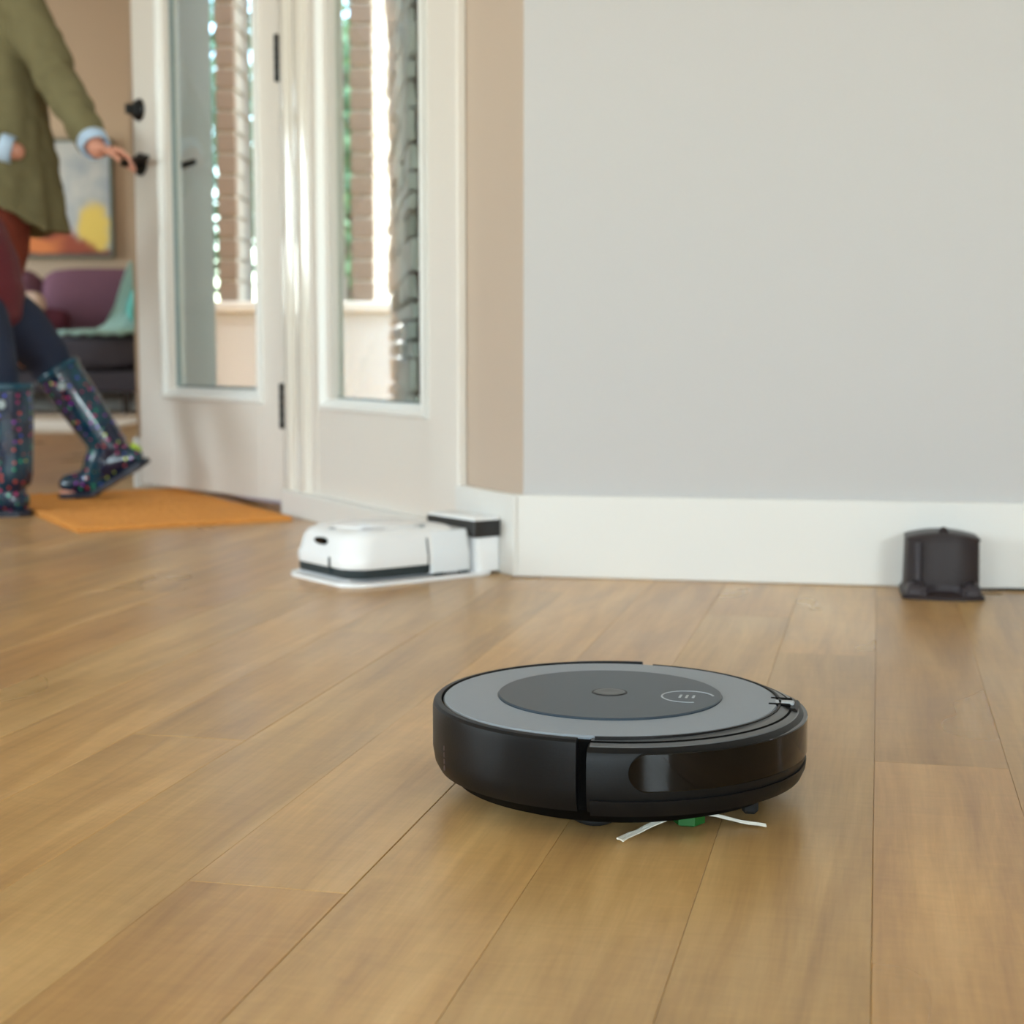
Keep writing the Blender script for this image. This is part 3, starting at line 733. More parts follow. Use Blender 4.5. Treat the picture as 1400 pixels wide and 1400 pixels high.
# sage throw draped from the back cushion over the seat
bm = bmesh.new()
path = [(10.14, .955), (10.05, .93), (10.02, .80), (10.00, .66), (9.95, .56), (9.86, .512), (9.76, .505), (9.66, .503), (9.60, .49)]
cols = 16; rows_ = []
for j, (y, z) in enumerate(path):
    t = j / (len(path) - 1); row = []
    xc = -2.33 - .18 * t ** 1.2 - (.10 * max(0, t - .45)); hw = .05 + .17 * t
    for i in range(cols + 1):
        s = -1 + 2 * i / cols
        row.append(Vector((xc + hw * s, y - .02 - .012 * math.sin(i * 1.7 + j * .5), z + .010 * math.sin(i * 1.9 + j) + .015)))
    rows_.append(row)
top = [[bm.verts.new(p) for p in r] for r in rows_]; bot = [[bm.verts.new(p + Vector((0, .008, -.010))) for p in r] for r in rows_]
J, I = len(path), cols + 1
for j in range(J - 1):
    for i in range(I - 1):
        bm.faces.new((top[j][i], top[j][i + 1], top[j + 1][i + 1], top[j + 1][i])); bm.faces.new((bot[j][i], bot[j + 1][i], bot[j + 1][i + 1], bot[j][i + 1]))
for j in range(J - 1):
    bm.faces.new((top[j][0], top[j + 1][0], bot[j + 1][0], bot[j][0])); bm.faces.new((top[j][-1], bot[j][-1], bot[j + 1][-1], top[j + 1][-1]))
for i in range(I - 1):
    bm.faces.new((top[0][i], bot[0][i], bot[0][i + 1], top[0][i + 1])); bm.faces.new((top[-1][i], top[-1][i + 1], bot[-1][i + 1], bot[-1][i]))
o = link('throw_blanket', bm, M_th, smooth=True); tag(o, 'sage green throw blanket draped over the sofa back and seat', 'blanket')

# abstract painting: canvas with raised colour fields, thin dark frame
PX0, PX1, PZ0, PZ1 = -3.75, -2.665, 1.02, 1.80
def paint_mat():
    m = bpy.data.materials.new('abstract_canvas'); m.use_nodes = True; nt = m.node_tree; N = nt.nodes; L = nt.links; p = N['Principled BSDF']
    tc = N.new('ShaderNodeTexCoord'); sx = N.new('ShaderNodeSeparateXYZ'); L.new(tc.outputs['Object'], sx.inputs[0])
    n = N.new('ShaderNodeTexNoise'); n.inputs['Scale'].default_value = 5; n.inputs['Detail'].default_value = 5; L.new(tc.outputs['Object'], n.inputs[0])
    def M(op, a, b=None):
        q = N.new('ShaderNodeMath'); q.operation = op
        for i, v in enumerate((a, b)):
            if v is None: continue
            if isinstance(v, (int, float)): q.inputs[i].default_value = v
            else: L.new(v, q.inputs[i])
        return q.outputs[0]
    x = M('ADD', sx.outputs[0], M('MULTIPLY', M('SUBTRACT', n.outputs['Fac'], .5), .18)); z = M('ADD', sx.outputs[2], M('MULTIPLY', M('SUBTRACT', n.outputs['Fac'], .5), .10))
    def ss(v, a, b):
        q = N.new('ShaderNodeMapRange'); q.interpolation_type = 'SMOOTHSTEP'; q.inputs['From Min'].default_value = a; q.inputs['From Max'].default_value = b; L.new(v, q.inputs[0]); return q.outputs[0]
    def mix(f, a, b):
        q = N.new('ShaderNodeMix'); q.data_type = 'RGBA'; L.new(f, q.inputs[0])
        for i, v in ((6, a), (7, b)):
            if isinstance(v, tuple): q.inputs[i].default_value = v
            else: L.new(v, q.inputs[i])
        return q.outputs[2]
    w = PX1 - PX0; h = PZ1 - PZ0
    cr = N.new('ShaderNodeValToRGB'); L.new(n.outputs['Fac'], cr.inputs[0]); e = cr.color_ramp.elements
    e[0].position = .35; e[0].color = srgb(152, 155, 160); e[1].position = .65; e[1].color = srgb(192, 186, 178)
    c = cr.outputs[0]
    # ochre patch low on the right
    dx = M('SUBTRACT', x, w * .87); dz = M('SUBTRACT', z, h * .22)
    d = M('SQRT', M('ADD', M('MULTIPLY', M('MULTIPLY', dx, 1.9), M('MULTIPLY', dx, 1.9)), M('MULTIPLY', dz, dz)))
    c = mix(ss(d, .24, .13), c, srgb(222, 188, 96))
    # rust diagonal mass, lower left
    diag = M('ADD', M('MULTIPLY', z, 1.0), M('MULTIPLY', x, .95))
    c = mix(ss(diag, w * .90, w * .82), c, srgb(150, 76, 56))
    c = mix(M('MULTIPLY', ss(z, .15, .12), ss(x, w * .72, w * .6)), c, srgb(206, 120, 70))
    c = mix(ss(z, .05, .02), c, srgb(120, 62, 50))
    L.new(c, p.inputs['Base Color']); p.inputs['Roughness'].default_value = .7; p.inputs['Specular IOR Level'].default_value = .2
    return m
PT = empty('painting', (PX0, 10.69, PZ0)); tag(PT, 'abstract painting in grey, ochre and rust hanging above the sofa', 'painting')
bm = bmesh.new(); box(bm, .01, PX1 - PX0 - .01, -.030, -.008, .01, PZ1 - PZ0 - .01); link('canvas', bm, paint_mat(), PT)
bm = bmesh.new(); pic_frame(bm, 0, PX1 - PX0, 0, PZ1 - PZ0, [(0, 0), (0, -.042), (.018, -.042), (.018, 0)], I4); link('frame', bm, mat('dark_green_frame', srgb(88, 92, 78), .5, var=.05), PT)

# ------------------------------------------------------------------ outside the door: house wing, low wall, brick piers, trees
M_brick = mat('brown_brick', srgb(148, 130, 114), .9, var=.14, scale=9, bump=.6, bscale=120, spec=.15)
M_brick_lit = mat('sunlit_brick', srgb(188, 182, 168), .9, var=.10, scale=9, bump=.6, bscale=120, spec=.15)  # paler copy of the brown brick, sunlight on the side put into the colour
M_mort = mat('mortar', srgb(190, 182, 168), .95, var=.06, scale=40, bump=.4, bscale=200, spec=.1)
M_stone = mat('sunlit_white_stone', srgb(246, 246, 242), .85, var=.04, scale=14, bump=.5, bscale=40, spec=.2)  # whitened to stand in for sun that never reaches the wing face
M_stone2 = mat('grey_split_stone', srgb(196, 198, 190), .85, var=.12, scale=14, bump=.9, bscale=40, spec=.2)
M_stucco = mat('pale_stucco', srgb(212, 210, 204), .9, var=.03, scale=6, bump=.4, bscale=150, spec=.1)
M_conc = mat('pale_concrete', srgb(205, 200, 190), .85, var=.05, scale=3, bump=.2, bscale=80, spec=.2)
M_lawn = mat('lawn', srgb(96, 128, 70), .95, var=.25, scale=5, bump=.6, bscale=60, spec=.1)

bm = bmesh.new(); box(bm, -9, 12, 3.0, 40, -.16, -.08)
# keep the ground outside the house footprint: it lies below the floor slab
gr = struct('ground', bm, M_lawn)
bm = bmesh.new(); box(bm, -1.0, 2.5, 4.0, 5.9, -.075, -.03, .004)
for v in bm.verts: pass
pw = []
bm.free()
bm = bmesh.new()
pl = [(wp(.3, -.15).x, wp(.3, -.15).y), (wp(2.08, -.15).x, wp(2.08, -.15).y), (-1.06, 5.9), (-.44, 5.9)]
pl = [(-.20, 3.55), (-.40, 3.95), (-.86, 4.80), (-1.07, 5.9), (-.42, 5.9), (-.25, 4.0)]
lo = [bm.verts.new((x, y, -.065)) for x, y in pl]; hi = [bm.verts.new((x, y, -.02)) for x, y in pl]
bm.faces.new(lo); bm.faces.new(hi[::-1])
for i in range(len(pl)): bm.faces.new((lo[i], lo[(i + 1) % len(pl)], hi[(i + 1) % len(pl)], hi[i]))
struct('porch_floor', bm, M_conc)
bm = bmesh.new(); box(bm, -7, 9, 7.6, 12, -.075, -.05); o = struct('driveway', bm, mat('bright_driveway', srgb(226, 224, 218), .85, var=.03, scale=2))

# house wing: mass shaped to keep sun out of the rooms, with a split-stone face seen at a grazing angle through the side window
WA = Vector((-.245, 3.95)); WB = Vector((-.405, 5.40))
bm = bmesh.new()
pl = [(WA.x + .03, WA.y), (WB.x + .03, WB.y), (-.15, 5.40), (.32, 3.2), (C0.x + .2, C0.y + .10), (wp(.16, -.16).x, wp(.16, -.16).y)]
lo = [bm.verts.new((x, y, -.08)) for x, y in pl]; hi = [bm.verts.new((x, y, 2.95)) for x, y in pl]
bm.faces.new(lo); bm.faces.new(hi[::-1])
for i in range(len(pl)): bm.faces.new((lo[i], lo[(i + 1) % len(pl)], hi[(i + 1) % len(pl)], hi[i]))
wing = struct('wing_wall', bm, M_mort)
dW = (WB - WA); LW = dW.length; MWg = frameM((WA.x, WA.y, 0), dW); wrot = math.atan2(dW.y, dW.x)
random.seed(11)
def block_mesh(name, L_, D_, h_, m, rough=.004):
    bm = bmesh.new(); vs = box(bm, -L_ / 2, L_ / 2, -.006, D_, 0, h_, .004)
    for v in bm.verts: v.co += Vector((random.uniform(-1, 1), random.uniform(-1, 1), random.uniform(-1, 1))) * rough
    bmesh.ops.recalc_face_normals(bm, faces=bm.faces[:])
    me = bpy.data.meshes.new(name); bm.to_mesh(me); bm.free(); me.materials.append(m); return me
stones = [block_mesh('stone', .20, .010 + random.uniform(0, .008), h_, random.choice((M_stone, M_stone, M_stone2))) for h_ in (.058, .078, .040) * 3]
z = .0; r_ = 0
while z < 2.2:
    me = stones[random.randrange(9)]; h_ = max(v.co.z for v in me.vertices)
    x = random.uniform(-.1, 0)
    hk = [m_ for m_ in stones if abs(max(v.co.z for v in m_.vertices) - h_) < .012]
    while x < LW - .05:
        me = random.choice(hk); sc = random.uniform(.75, 1.25)
        o = bpy.data.objects.new('stone', me); COL.objects.link(o); o.parent = wing
        p = MWg @ Vector((x + .1 * sc, -.0025 + random.uniform(-.003, .003), z)); o.location = p; o.rotation_euler = (0, 0, wrot); o.scale = (sc, 1, 1)
        x += .205 * sc
    z += h_ + .006

# low stucco wall closing the porch, with a cap
lwall = empty('porch_wall', (-.77, 5.78, 0)); tag(lwall, 'low pale stucco wall closing the porch outside the glass', 'wall')
bm = bmesh.new(); box(bm, -.33, .35, 0, 1.16, -.03, .535, .004); link('wall_body', bm, M_stucco, lwall)
bm = bmesh.new(); box(bm, -.33, .35, -.02, 1.18, .5355, .575, .006); link('coping', bm, mat('pale_coping', srgb(226, 222, 212), .8, var=.04, scale=10), lwall)

def brick_pier(name, x0, x1, y0, y1, z0, z1, front, side, label):
    e = empty(name, ((x0 + x1) / 2, (y0 + y1) / 2, z0)); tag(e, label, 'pier', 'brick piers outside the glass')
    cx, cy = (x0 + x1) / 2, (y0 + y1) / 2
    bm = bmesh.new(); box(bm, x0 - cx + .008, x1 - cx - .008, y0 - cy + .008, y1 - cy - .008, .0005, z1 - z0); link('mortar_core', bm, M_mort, e)
    h_ = .065; W_ = x1 - x0; D_ = y1 - y0
    nb = max(1, round(D_ / .21)); bl = D_ / nb - .01
    def mk(w, d, m):
        bm = bmesh.new(); box(bm, 0, w, 0, d, 0, h_, .003); me = bpy.data.meshes.new('brick'); bmesh.ops.recalc_face_normals(bm, faces=bm.faces[:]); bm.to_mesh(me); bm.free(); me.materials.append(m); return me
    mf = mk(W_ - .006, .03, front); ms = mk(.03, bl, side); ms2 = mk(.03, bl * .5, side)
    k = 0; z = .004
    while z < z1 - z0 - h_:
        def put(me, x, y):
            o = bpy.data.objects.new('brick', me); COL.objects.link(o); o.parent = e; o.location = (x - cx + random.uniform(-.0015, .0015), y - cy + random.uniform(-.0015, .0015), z)
        put(mf, x0 + .003, y0)
        y = y0 + .034
        if k % 2: put(ms2, x1 - .03, y); y += bl * .5 + .01
        while y + bl <= y1 + .001: put(ms, x1 - .03, y); y += bl + .01
        k += 1; z += h_ + .011
brick_pier('brick_pier', -.590, -.500, 5.80, 6.90, .576, 2.7, M_brick, M_brick_lit, 'narrow brown brick pier standing on the porch wall, seen through the side window')
brick_pier('brick_pier', -1.075, -.998, 5.80, 6.18, .576, 2.7, M_brick, M_brick_lit, 'brown brick pier, its side coloured as sunlit, seen through the glass of the open door')
bm = bmesh.new(); box(bm, -1.09, -.43, 5.74, 6.95, 2.701, 2.9, .005); o = link('porch_beam', bm, M_white); tag(o, 'white beam resting on the two brick piers of the porch', 'beam')

# trees and hedge beyond
def leaf_cloud(bm, c, r, n, sz):
    for _ in range(n):
        q = Vector((random.gauss(0, 1), random.gauss(0, 1), random.gauss(0, 1))).normalized() * (random.random() ** .4)
        p = Vector(c) + Vector((q.x * r[0], q.y * r[1], q.z * r[2]))
        a = Vector((random.gauss(0, 1), random.gauss(0, 1), random.gauss(0, 1))).normalized(); b = a.orthogonal().normalized(); s = sz * random.uniform(.6, 1.3)
        vs = [bm.verts.new(p + a * s), bm.verts.new(p + b * s * .5 ), bm.verts.new(p - a * s), bm.verts.new(p - b * s * .5)]
        bm.faces.new(vs)
M_leafs = [mat('leaf_green', srgb(96, 132, 92), .7, var=.25, scale=3), mat('leaf_deep_green', srgb(66, 104, 74), .7, var=.25, scale=3), mat('leaf_pale', srgb(134, 156, 116), .7, var=.2, scale=3)]
M_bark = mat('bark', srgb(104, 88, 74), .9, var=.2, scale=20, bump=.8)
random.seed(5)
for i, (x, y, h_, r_, lab) in enumerate(((-1.42, 13.5, 3.4, .9, 'green leafy tree beyond the driveway, seen at the left of the side window'), (-3.1, 15.0, 4.2, 1.4, 'deep green tree behind the house, left of the other trees'), (-.35, 17.5, 5.0, 1.7, 'pale green tree farthest beyond the driveway'))):
    e = empty('tree', (x, y, -.08)); tag(e, lab, 'tree', 'trees beyond the driveway')
    bm = bmesh.new(); tube(bm, [(0, 0, 0), (.03, 0, h_ * .3), (0, .04, h_ * .6), (0, 0, h_ * .85)], [.10, .08, .06, .03], 10, up=(0, 1, 0)); link('trunk', bm, M_bark, e, smooth=True)
    bm = bmesh.new(); leaf_cloud(bm, (0, 0, h_ * .62), (r_, r_, h_ * .42), 4200, .07); o = link('foliage', bm, M_leafs[i], e, recalc=False); o['kind'] = 'stuff'
e = empty('hedge', (-1.2, 20, -.08)); tag(e, 'long clipped green hedge at the far side of the driveway', 'hedge')
bm = bmesh.new()
for i in range(60): leaf_cloud(bm, (-6 + i * .2, random.uniform(-.2, .2), .6 + random.uniform(0, .15)), (.35, .35, .6), 90, .06)
o = link('foliage', bm, M_leafs[1], e, recalc=False); o['kind'] = 'stuff'
# white porch post seen between the tree and the brick pier
e = empty('porch_post', (-.655, 6.05, .576)); tag(e, 'slim white square post standing on the low porch wall left of the brick pier', 'post')
bm = bmesh.new(); box(bm, -.018, .018, -.018, .018, 0, 2.12, .003); link('shaft', bm, M_white, e)
bm = bmesh.new(); box(bm, -.030, .030, -.030, .030, .0004, .10, .004); link('plinth', bm, M_white, e)

# ------------------------------------------------------------------ people
M_skin = mat('skin', srgb(226, 160, 136), .5, var=.04, scale=30)
M_hair = mat('brown_hair', srgb(74, 50, 34), .5, var=.2, scale=90)
M_hair2 = mat('fair_hair', srgb(150, 112, 70), .5, var=.2, scale=90)
M_coat = mat('olive_canvas', srgb(124, 116, 84), .85, var=.10, scale=9, bump=.5, bscale=90, spec=.2)
M_cuff = mat('pale_blue_cotton', srgb(196, 220, 246), .8, var=.03, scale=30)
M_rust = mat('rust_trousers', srgb(134, 58, 40), .85, var=.06, scale=20)
M_navy = mat('navy_leggings', srgb(24, 34, 58), .8, var=.10, scale=20, bump=.3, bscale=200)
M_mar = mat('maroon_jacket', srgb(96, 16, 30), .6, var=.12, scale=14, bump=.4, bscale=40)
M_shoe = mat('brown_leather', srgb(84, 58, 40), .4, var=.1, scale=30)
M_eye = mat('eye_white', srgb(240, 238, 234), .2); M_iris = mat('iris', srgb(60, 44, 30), .2); M_lip = mat('lips', srgb(190, 104, 98), .5)

def V(*a): return Vector(a)
def head(bm, c, r, fwd):
    """skull, jaw, nose, ears, neck-ready; fwd = facing direction"""
    f = Vector(fwd).normalized(); up = V(0, 0, 1); s = f.cross(up).normalized(); up = s.cross(f)
    c = Vector(c)
    def blob(o, ax, rr, n=20):
        rings = []
        for i in range(1, 10):
            a = PI * i / 10; rings.append([c + o + up * (rr[2] * math.cos(a)) + (s * math.cos(2 * PI * k / n) * rr[0] + f * math.sin(2 * PI * k / n) * rr[1]) * math.sin(a) for k in range(n)])
        loft(bm, rings)
    blob(up * .25 * r - f * .08 * r, None, (.80 * r, .98 * r, .95 * r)); blob(-up * .35 * r + f * .18 * r, None, (.62 * r, .66 * r, .80 * r))
    blob(-up * .92 * r + f * .52 * r, None, (.30 * r, .24 * r, .20 * r))
    blob(-up * .10 * r + f * .92 * r, None, (.12 * r, .14 * r, .26 * r)); blob(-up * .24 * r + f * 1.0 * r, None, (.17 * r, .13 * r, .11 * r))
    for q in (-1, 1):
        blob(s * q * .80 * r - up * .05 * r - f * .05 * r, None, (.09 * r, .17 * r, .28 * r))
        blob(s * q * .42 * r - up * .30 * r + f * .58 * r, None, (.24 * r, .18 * r, .22 * r))
    return f, s, up
def face_bits(parent, c, r, fwd):
    f = Vector(fwd).normalized(); s = f.cross(V(0, 0, 1)).normalized(); up = s.cross(f); c = Vector(c)
    def ball(name, p, rr, m):
        bm = bmesh.new(); q = bmesh.ops.create_uvsphere(bm, u_segments=16, v_segments=10, radius=1)
        Mx = Matrix(((s.x, f.x, up.x, 0), (s.y, f.y, up.y, 0), (s.z, f.z, up.z, 0), (0, 0, 0, 1)))
        bmesh.ops.transform(bm, matrix=Matrix.Translation(p) @ Mx @ Matrix.Diagonal((rr[0], rr[1], rr[2], 1)), verts=bm.verts[:]); return link(name, bm, m, parent, smooth=True)
    for q in (-1, 1):
        p = c + s * q * .33 * r + f * .80 * r + up * .02 * r
        e = ball('eye', p, (.15 * r, .12 * r, .085 * r), M_eye); e2 = ball('iris', p + f * .085 * r, (.065 * r, .045 * r, .065 * r), M_iris); e2.parent = e
        ball('eyebrow', c + s * q * .34 * r + f * .86 * r + up * .24 * r, (.19 * r, .05 * r, .035 * r), M_hair)
    ball('mouth', c + f * .80 * r - up * .52 * r, (.26 * r, .09 * r, .065 * r), M_lip)
def hair(parent, c, r, fwd, m, length):
    f = Vector(fwd).normalized(); s = f.cross(V(0, 0, 1)).normalized(); up = s.cross(f); c = Vector(c); bm = bmesh.new(); n = 28
    rings = []
    for i in range(1, 12):
        t = i / 12; a = PI * .60 * t; ring = []
        for k in range(n):
            b = 2 * PI * k / n; back = -math.sin(b)
            rr = 1.05 * r * math.sin(a) * (1 + .03 * math.sin(9 * b)); h_ = 1.08 * r * math.cos(a)
            ff = math.sin(b) * rr * 1.05
            if math.sin(b) > .2: ff *= .80 if t > .45 else .95; h_ = max(h_, .42 * r)
            else: h_ -= length * max(0, t - .5) * 2 * min(1, .5 + back)
            ring.append(c + up * (h_ + .20 * r) + s * math.cos(b) * rr * .90 + f * (ff - .10 * r))
        rings.append(ring)
    inner = [[c + (p - c) * .86 for p in rings[-1]]]
    loft(bm, rings + inner); link('hair', bm, m, parent, smooth=True)

def hand(bm, w, d, pn_, sz, curls, thumb_dir, spread=.10):
    """w wrist, d finger direction, pn_ palm normal; curls per finger in radians per joint"""
    d = Vector(d).normalized(); pn_ = Vector(pn_); pn_ = (pn_ - d * pn_.dot(d)).normalized(); s = d.cross(pn_).normalized() * thumb_dir
    w = Vector(w)
    palm = [w, w + d * .045 * sz, w + d * .085 * sz]
    rings = [ell(p, s, pn_, a * sz, b * sz, 16) for p, a, b in ((w - d * .02 * sz, .024, .019), (w, .025, .019), (w + d * .03 * sz, .036, .016), (w + d * .065 * sz, .041, .014), (w + d * .088 * sz, .039, .011))]
    loft(bm, rings)
    for i, (L_, off) in enumerate(((.072, .030), (.080, .010), (.074, -.010), (.058, -.029))):
        p = w + d * (.084 - .004 * abs(i - 1)) * sz + s * off * sz; dirv = (d + s * (1.2 - i) * spread).normalized(); pts = [p - dirv * .012 * sz, p]; c_ = curls[i]
        for j, fr in enumerate((.45, .30, .25)):
            dirv = (dirv * math.cos(c_) + pn_ * math.sin(c_)).normalized(); p = p + dirv * L_ * fr * sz; pts.append(p)
            pn2 = pn_
        tube(bm, pts, [.0092 * sz, .0090 * sz, .0082 * sz, .0075 * sz, .0062 * sz], 10, up=s)
    p = w + d * .020 * sz + s * .026 * sz
    t = (d * .62 + s * .70 + pn_ * .35).normalized(); q = p + t * .038 * sz; t2 = (d * .85 + s * .25 + pn_ * .45).normalized(); q2 = q + t2 * .030 * sz; q3 = q2 + (t2 + pn_ * .3).normalized() * .022 * sz
    tube(bm, [p - t * .012 * sz, p, q, q2, q3], [.013 * sz, .0125 * sz, .0105 * sz, .009 * sz, .0075 * sz], 10, up=pn_)

# -- adult in the olive coat, left hand on the door handle
AD = empty('person', (-1.62, 4.75, 0)); tag(AD, 'adult in long olive coat with pale blue cuffs, hand on the black door handle', 'person')
AO = AD.location.copy()
def A_(*p): return Vector(p) - AO
hp0 = MD @ Vector((.687, .057, .908))
neck = A_(-1.60, 4.72, 1.47); hd_c = A_(-1.60, 4.69, 1.665); fw = Vector((.45, -.85, -.18))
sh1, el1, wr1 = A_(-1.425, 4.66, 1.41), A_(-1.295, 4.57, 1.165), A_(-1.128, 4.352, .941)
sh2, el2, wr2 = A_(-1.775, 4.70, 1.41), A_(-1.80, 4.55, 1.06), A_(-1.425, 4.60, .966)
bm = bmesh.new()
head(bm, hd_c, .112, fw)
tube(bm, [neck - V(0, 0, .05), neck + V(0, -.01, .04), hd_c - V(0, -.01, .05)], [.062, .055, .055], 16)
X3, Y3 = V(1, 0, 0), V(0, 1, 0)
loft(bm, [ell(A_(-1.60, 4.73, z), X3, Y3, a, b, 24) for z, a, b in ((.84, .10, .08), (.88, .155, .11), (.95, .16, .11), (1.08, .128, .095), (1.22, .150, .11), (1.34, .165, .105), (1.42, .13, .08), (1.46, .07, .06))])
tube(bm, [sh1, (sh1 + el1) / 2, el1, (el1 + wr1) / 2, wr1], [.052, .046, .040, .036, .026], 14); tube(bm, [sh2, (sh2 + el2) / 2, el2, (el2 + wr2) / 2, wr2], [.052, .046, .040, .036, .026], 14)
tube(bm, [A_(-1.51, 4.71, .88), A_(-1.55, 4.66, .48), A_(-1.60, 4.70, .09)], [.080, .055, .038], 14); tube(bm, [A_(-1.69, 4.74, .88), A_(-1.70, 4.76, .48), A_(-1.72, 4.84, .09)], [.080, .055, .038], 14)
for fx, fy in ((-1.60, 4.70), (-1.72, 4.84)): tube(bm, [A_(fx, fy + .03, .055), A_(fx - .01, fy - .05, .045), A_(fx - .02, fy - .14, .035)], [.035, .034, .028], 12, up=(0, 0, 1))
lev = [A_(*(MD @ Vector((x, .057, .909)))) for x in (.62, .66, .70)]
gd = (A_(*(MD @ Vector((.62, .057, .914)))) - wr1); 
hand(bm, wr1, V(.96, .12, -.12), V(.0, -.1, -1), .80, (.55, .60, .62, .66), -1)
hand(bm, wr2 + V(0, .02, 0), V(-.25, 1, -.3), V(-1, 0, 0), .85, (.3, .3, .35, .4), 1)
remeshed('body', bm, M_skin, AD, .0042, 2, .5)
face_bits(AD, hd_c, .112, fw); hair(AD, hd_c, .114, fw, M_hair, .22)
# trousers, shoes
bm = bmesh.new()
loft(bm, [ell(A_(-1.60, 4.73, z), X3, Y3, a, b, 24) for z, a, b in ((.80, .14, .11), (.88, .170, .125), (1.0, .165, .12), (1.06, .150, .11))])
tube(bm, [A_(-1.515, 4.71, .86), A_(-1.515, 4.70, .70), A_(-1.55, 4.66, .48), A_(-1.60, 4.70, .10)], [.095, .088, .068, .058], 18, rc=False)
tube(bm, [A_(-1.685, 4.74, .86), A_(-1.69, 4.75, .70), A_(-1.70, 4.76, .48), A_(-1.72, 4.84, .10)], [.095, .088, .068, .058], 18, rc=False)
remeshed('trousers', bm, M_rust, AD, .010, 3)
for fx, fy in ((-1.60, 4.70), (-1.72, 4.84)):
    bm = bmesh.new(); tube(bm, [A_(fx, fy + .045, .042), A_(fx - .01, fy - .04, .042), A_(fx - .02, fy - .12, .034), A_(fx - .025, fy - .17, .026)], [.040, .042, .036, .024], 16, up=(1, 0, 0)); tube(bm, [A_(fx, fy, .05), A_(fx, fy, .14)], [.045, .046], 16, up=(1, 0, 0), rc=False)
    for v in bm.verts: v.co.z = max(v.co.z, .0125 - AO.z)
    sh = link('shoe', bm, M_shoe, AD, smooth=True)
    bm = bmesh.new(); loft(bm, [[Vector((A_(fx - .012, fy - .055, z)) + V(.046 * math.cos(2 * PI * i / 24), .142 * math.sin(2 * PI * i / 24), 0)) for i in range(24)] for z in (.0008, .014)]); link('sole', bm, M_rub, sh)
# coat: torso to flared hem, hem rises in a diagonal towards the opening at the camera's left
bm = bmesh.new(); n = 72; rings = []
prof = [(.74, .275, .200), (.80, .268, .195), (.88, .256, .185), (.98, .244, .172), (1.08, .228, .160), (1.18, .222, .155), (1.28, .224, .152), (1.36, .222, .142), (1.41, .195, .125), (1.45, .130, .100), (1.475, .078, .075)]
for j, (z, a, b) in enumerate(prof):
    ring = []
    for i in range(n):
        t = 2 * PI * i / n; cx, cy = math.cos(t), math.sin(t)
        fl = max(0, (1.15 - z) / .4)
        k = 1 + .030 * fl * math.sin(7 * t + .6) + .018 * fl * math.sin(13 * t + 2) + .008 * math.sin(11 * t + z * 20)
        zz = z
        if z < 1.0 and cy < .3:
            lift = max(0, min(1, (.86 - cx) / 1.1)); w_ = (1.0 - z) / .26
            zz = z + .20 * lift * w_ * (1 if cy < 0 else (1 - cy / .3))
        ring.append(A_(-1.595 + a * k * cx, 4.73 + b * k * cy, zz))
    rings.append(ring)
loft(bm, rings)
for (s1, e1, w1) in ((sh1, el1, wr1), (sh2, el2, wr2)):
    d1 = (w1 - e1).normalized(); we = w1 - d1 * .045
    tube(bm, [s1 + (s1 - e1).normalized() * -.01, s1 * .6 + e1 * .4, s1 * .25 + e1 * .75, e1, e1 * .5 + we * .5, we], [.074, .068, .064, .061, .052, .043], 20, rc=False)
    tube(bm, [s1, s1 + (s1 - A_(-1.60, 4.72, s1.z + AO.z)) * -.5], [.074, .09], 18)
coat = remeshed('coat', bm, M_coat, AD, .009, 2)
for v in coat.data.vertices:
    p = v.co; nrm = v.normal
    v.co = p + nrm * (noise.noise(V(p.x * 13, p.y * 13, p.z * 5)) * .014 + noise.noise(p * 24 + V(3, 1, 2)) * .008)
# collar, placket, waist seam
bm = bmesh.new(); loft(bm, [ell(A_(-1.60, 4.72, z), X3, Y3, a, b, 28) for z, a, b in ((1.45, .088, .084), (1.50, .092, .088), (1.535, .098, .094), (1.53, .086, .082), (1.47, .070, .066))]); link('collar', bm, M_coat, coat, smooth=True)
for (e1, w1) in ((el1, wr1), (el2, wr2)):
    d1 = (w1 - e1).normalized(); c1 = w1 - d1 * .052; bm = bmesh.new()
    s_ = d1.cross(V(0, 1, 0)).normalized(); u_ = s_.cross(d1)
    loft(bm, [ell(c1 + d1 * q, s_, u_, r_, r_, 22) for q, r_ in ((.006, .038), (.010, .043), (.044, .040), (.046, .036), (.016, .031))]); link('cuff', bm, M_cuff, AD, smooth=True)

# -- child striding left in patterned boots
CH = empty('person', (-1.30, 3.95, 0)); tag(CH, 'child in maroon jacket, navy leggings and patterned rain boots striding across the doormat', 'person')
CO = CH.location.copy()
def B_(*p): return Vector(p) - CO
hipc = B_(-1.35, 3.95, .50); kneeR, ankR = B_(-1.215, 4.085, .375), B_(-1.058, 4.10, .145); kneeF, ankF = B_(-1.245, 3.80, .33), B_(-1.200, 3.77, .09)
chest = B_(-1.44, 3.94, .70); neckc = B_(-1.56, 3.93, .80); hc = B_(-1.65, 3.92, .91); fwc = Vector((-.95, -.1, -.25))
bm = bmesh.new()
head(bm, hc, .096, fwc); tube(bm, [chest, neckc, hc], [.075, .045, .045], 14)
tube(bm, [hipc - V(0, 0, .02), hipc + V(-.02, 0, .07), chest - V(.0, 0, .05), chest], [.095, .095, .10, .085], 18, up=(0, 1, 0), flat=1.1)
tube(bm, [hipc + V(.02, .06, -.01), kneeR, ankR], [.07, .048, .036], 12); tube(bm, [hipc + V(.01, -.06, -.01), kneeF, ankF], [.07, .048, .036], 12)
tube(bm, [ankR, B_(-1.10, 4.10, .06), B_(-1.16, 4.10, .03)], [.034, .03, .024], 10); tube(bm, [ankF, B_(-1.24, 3.77, .045), B_(-1.32, 3.77, .035)], [.034, .032, .026], 10)
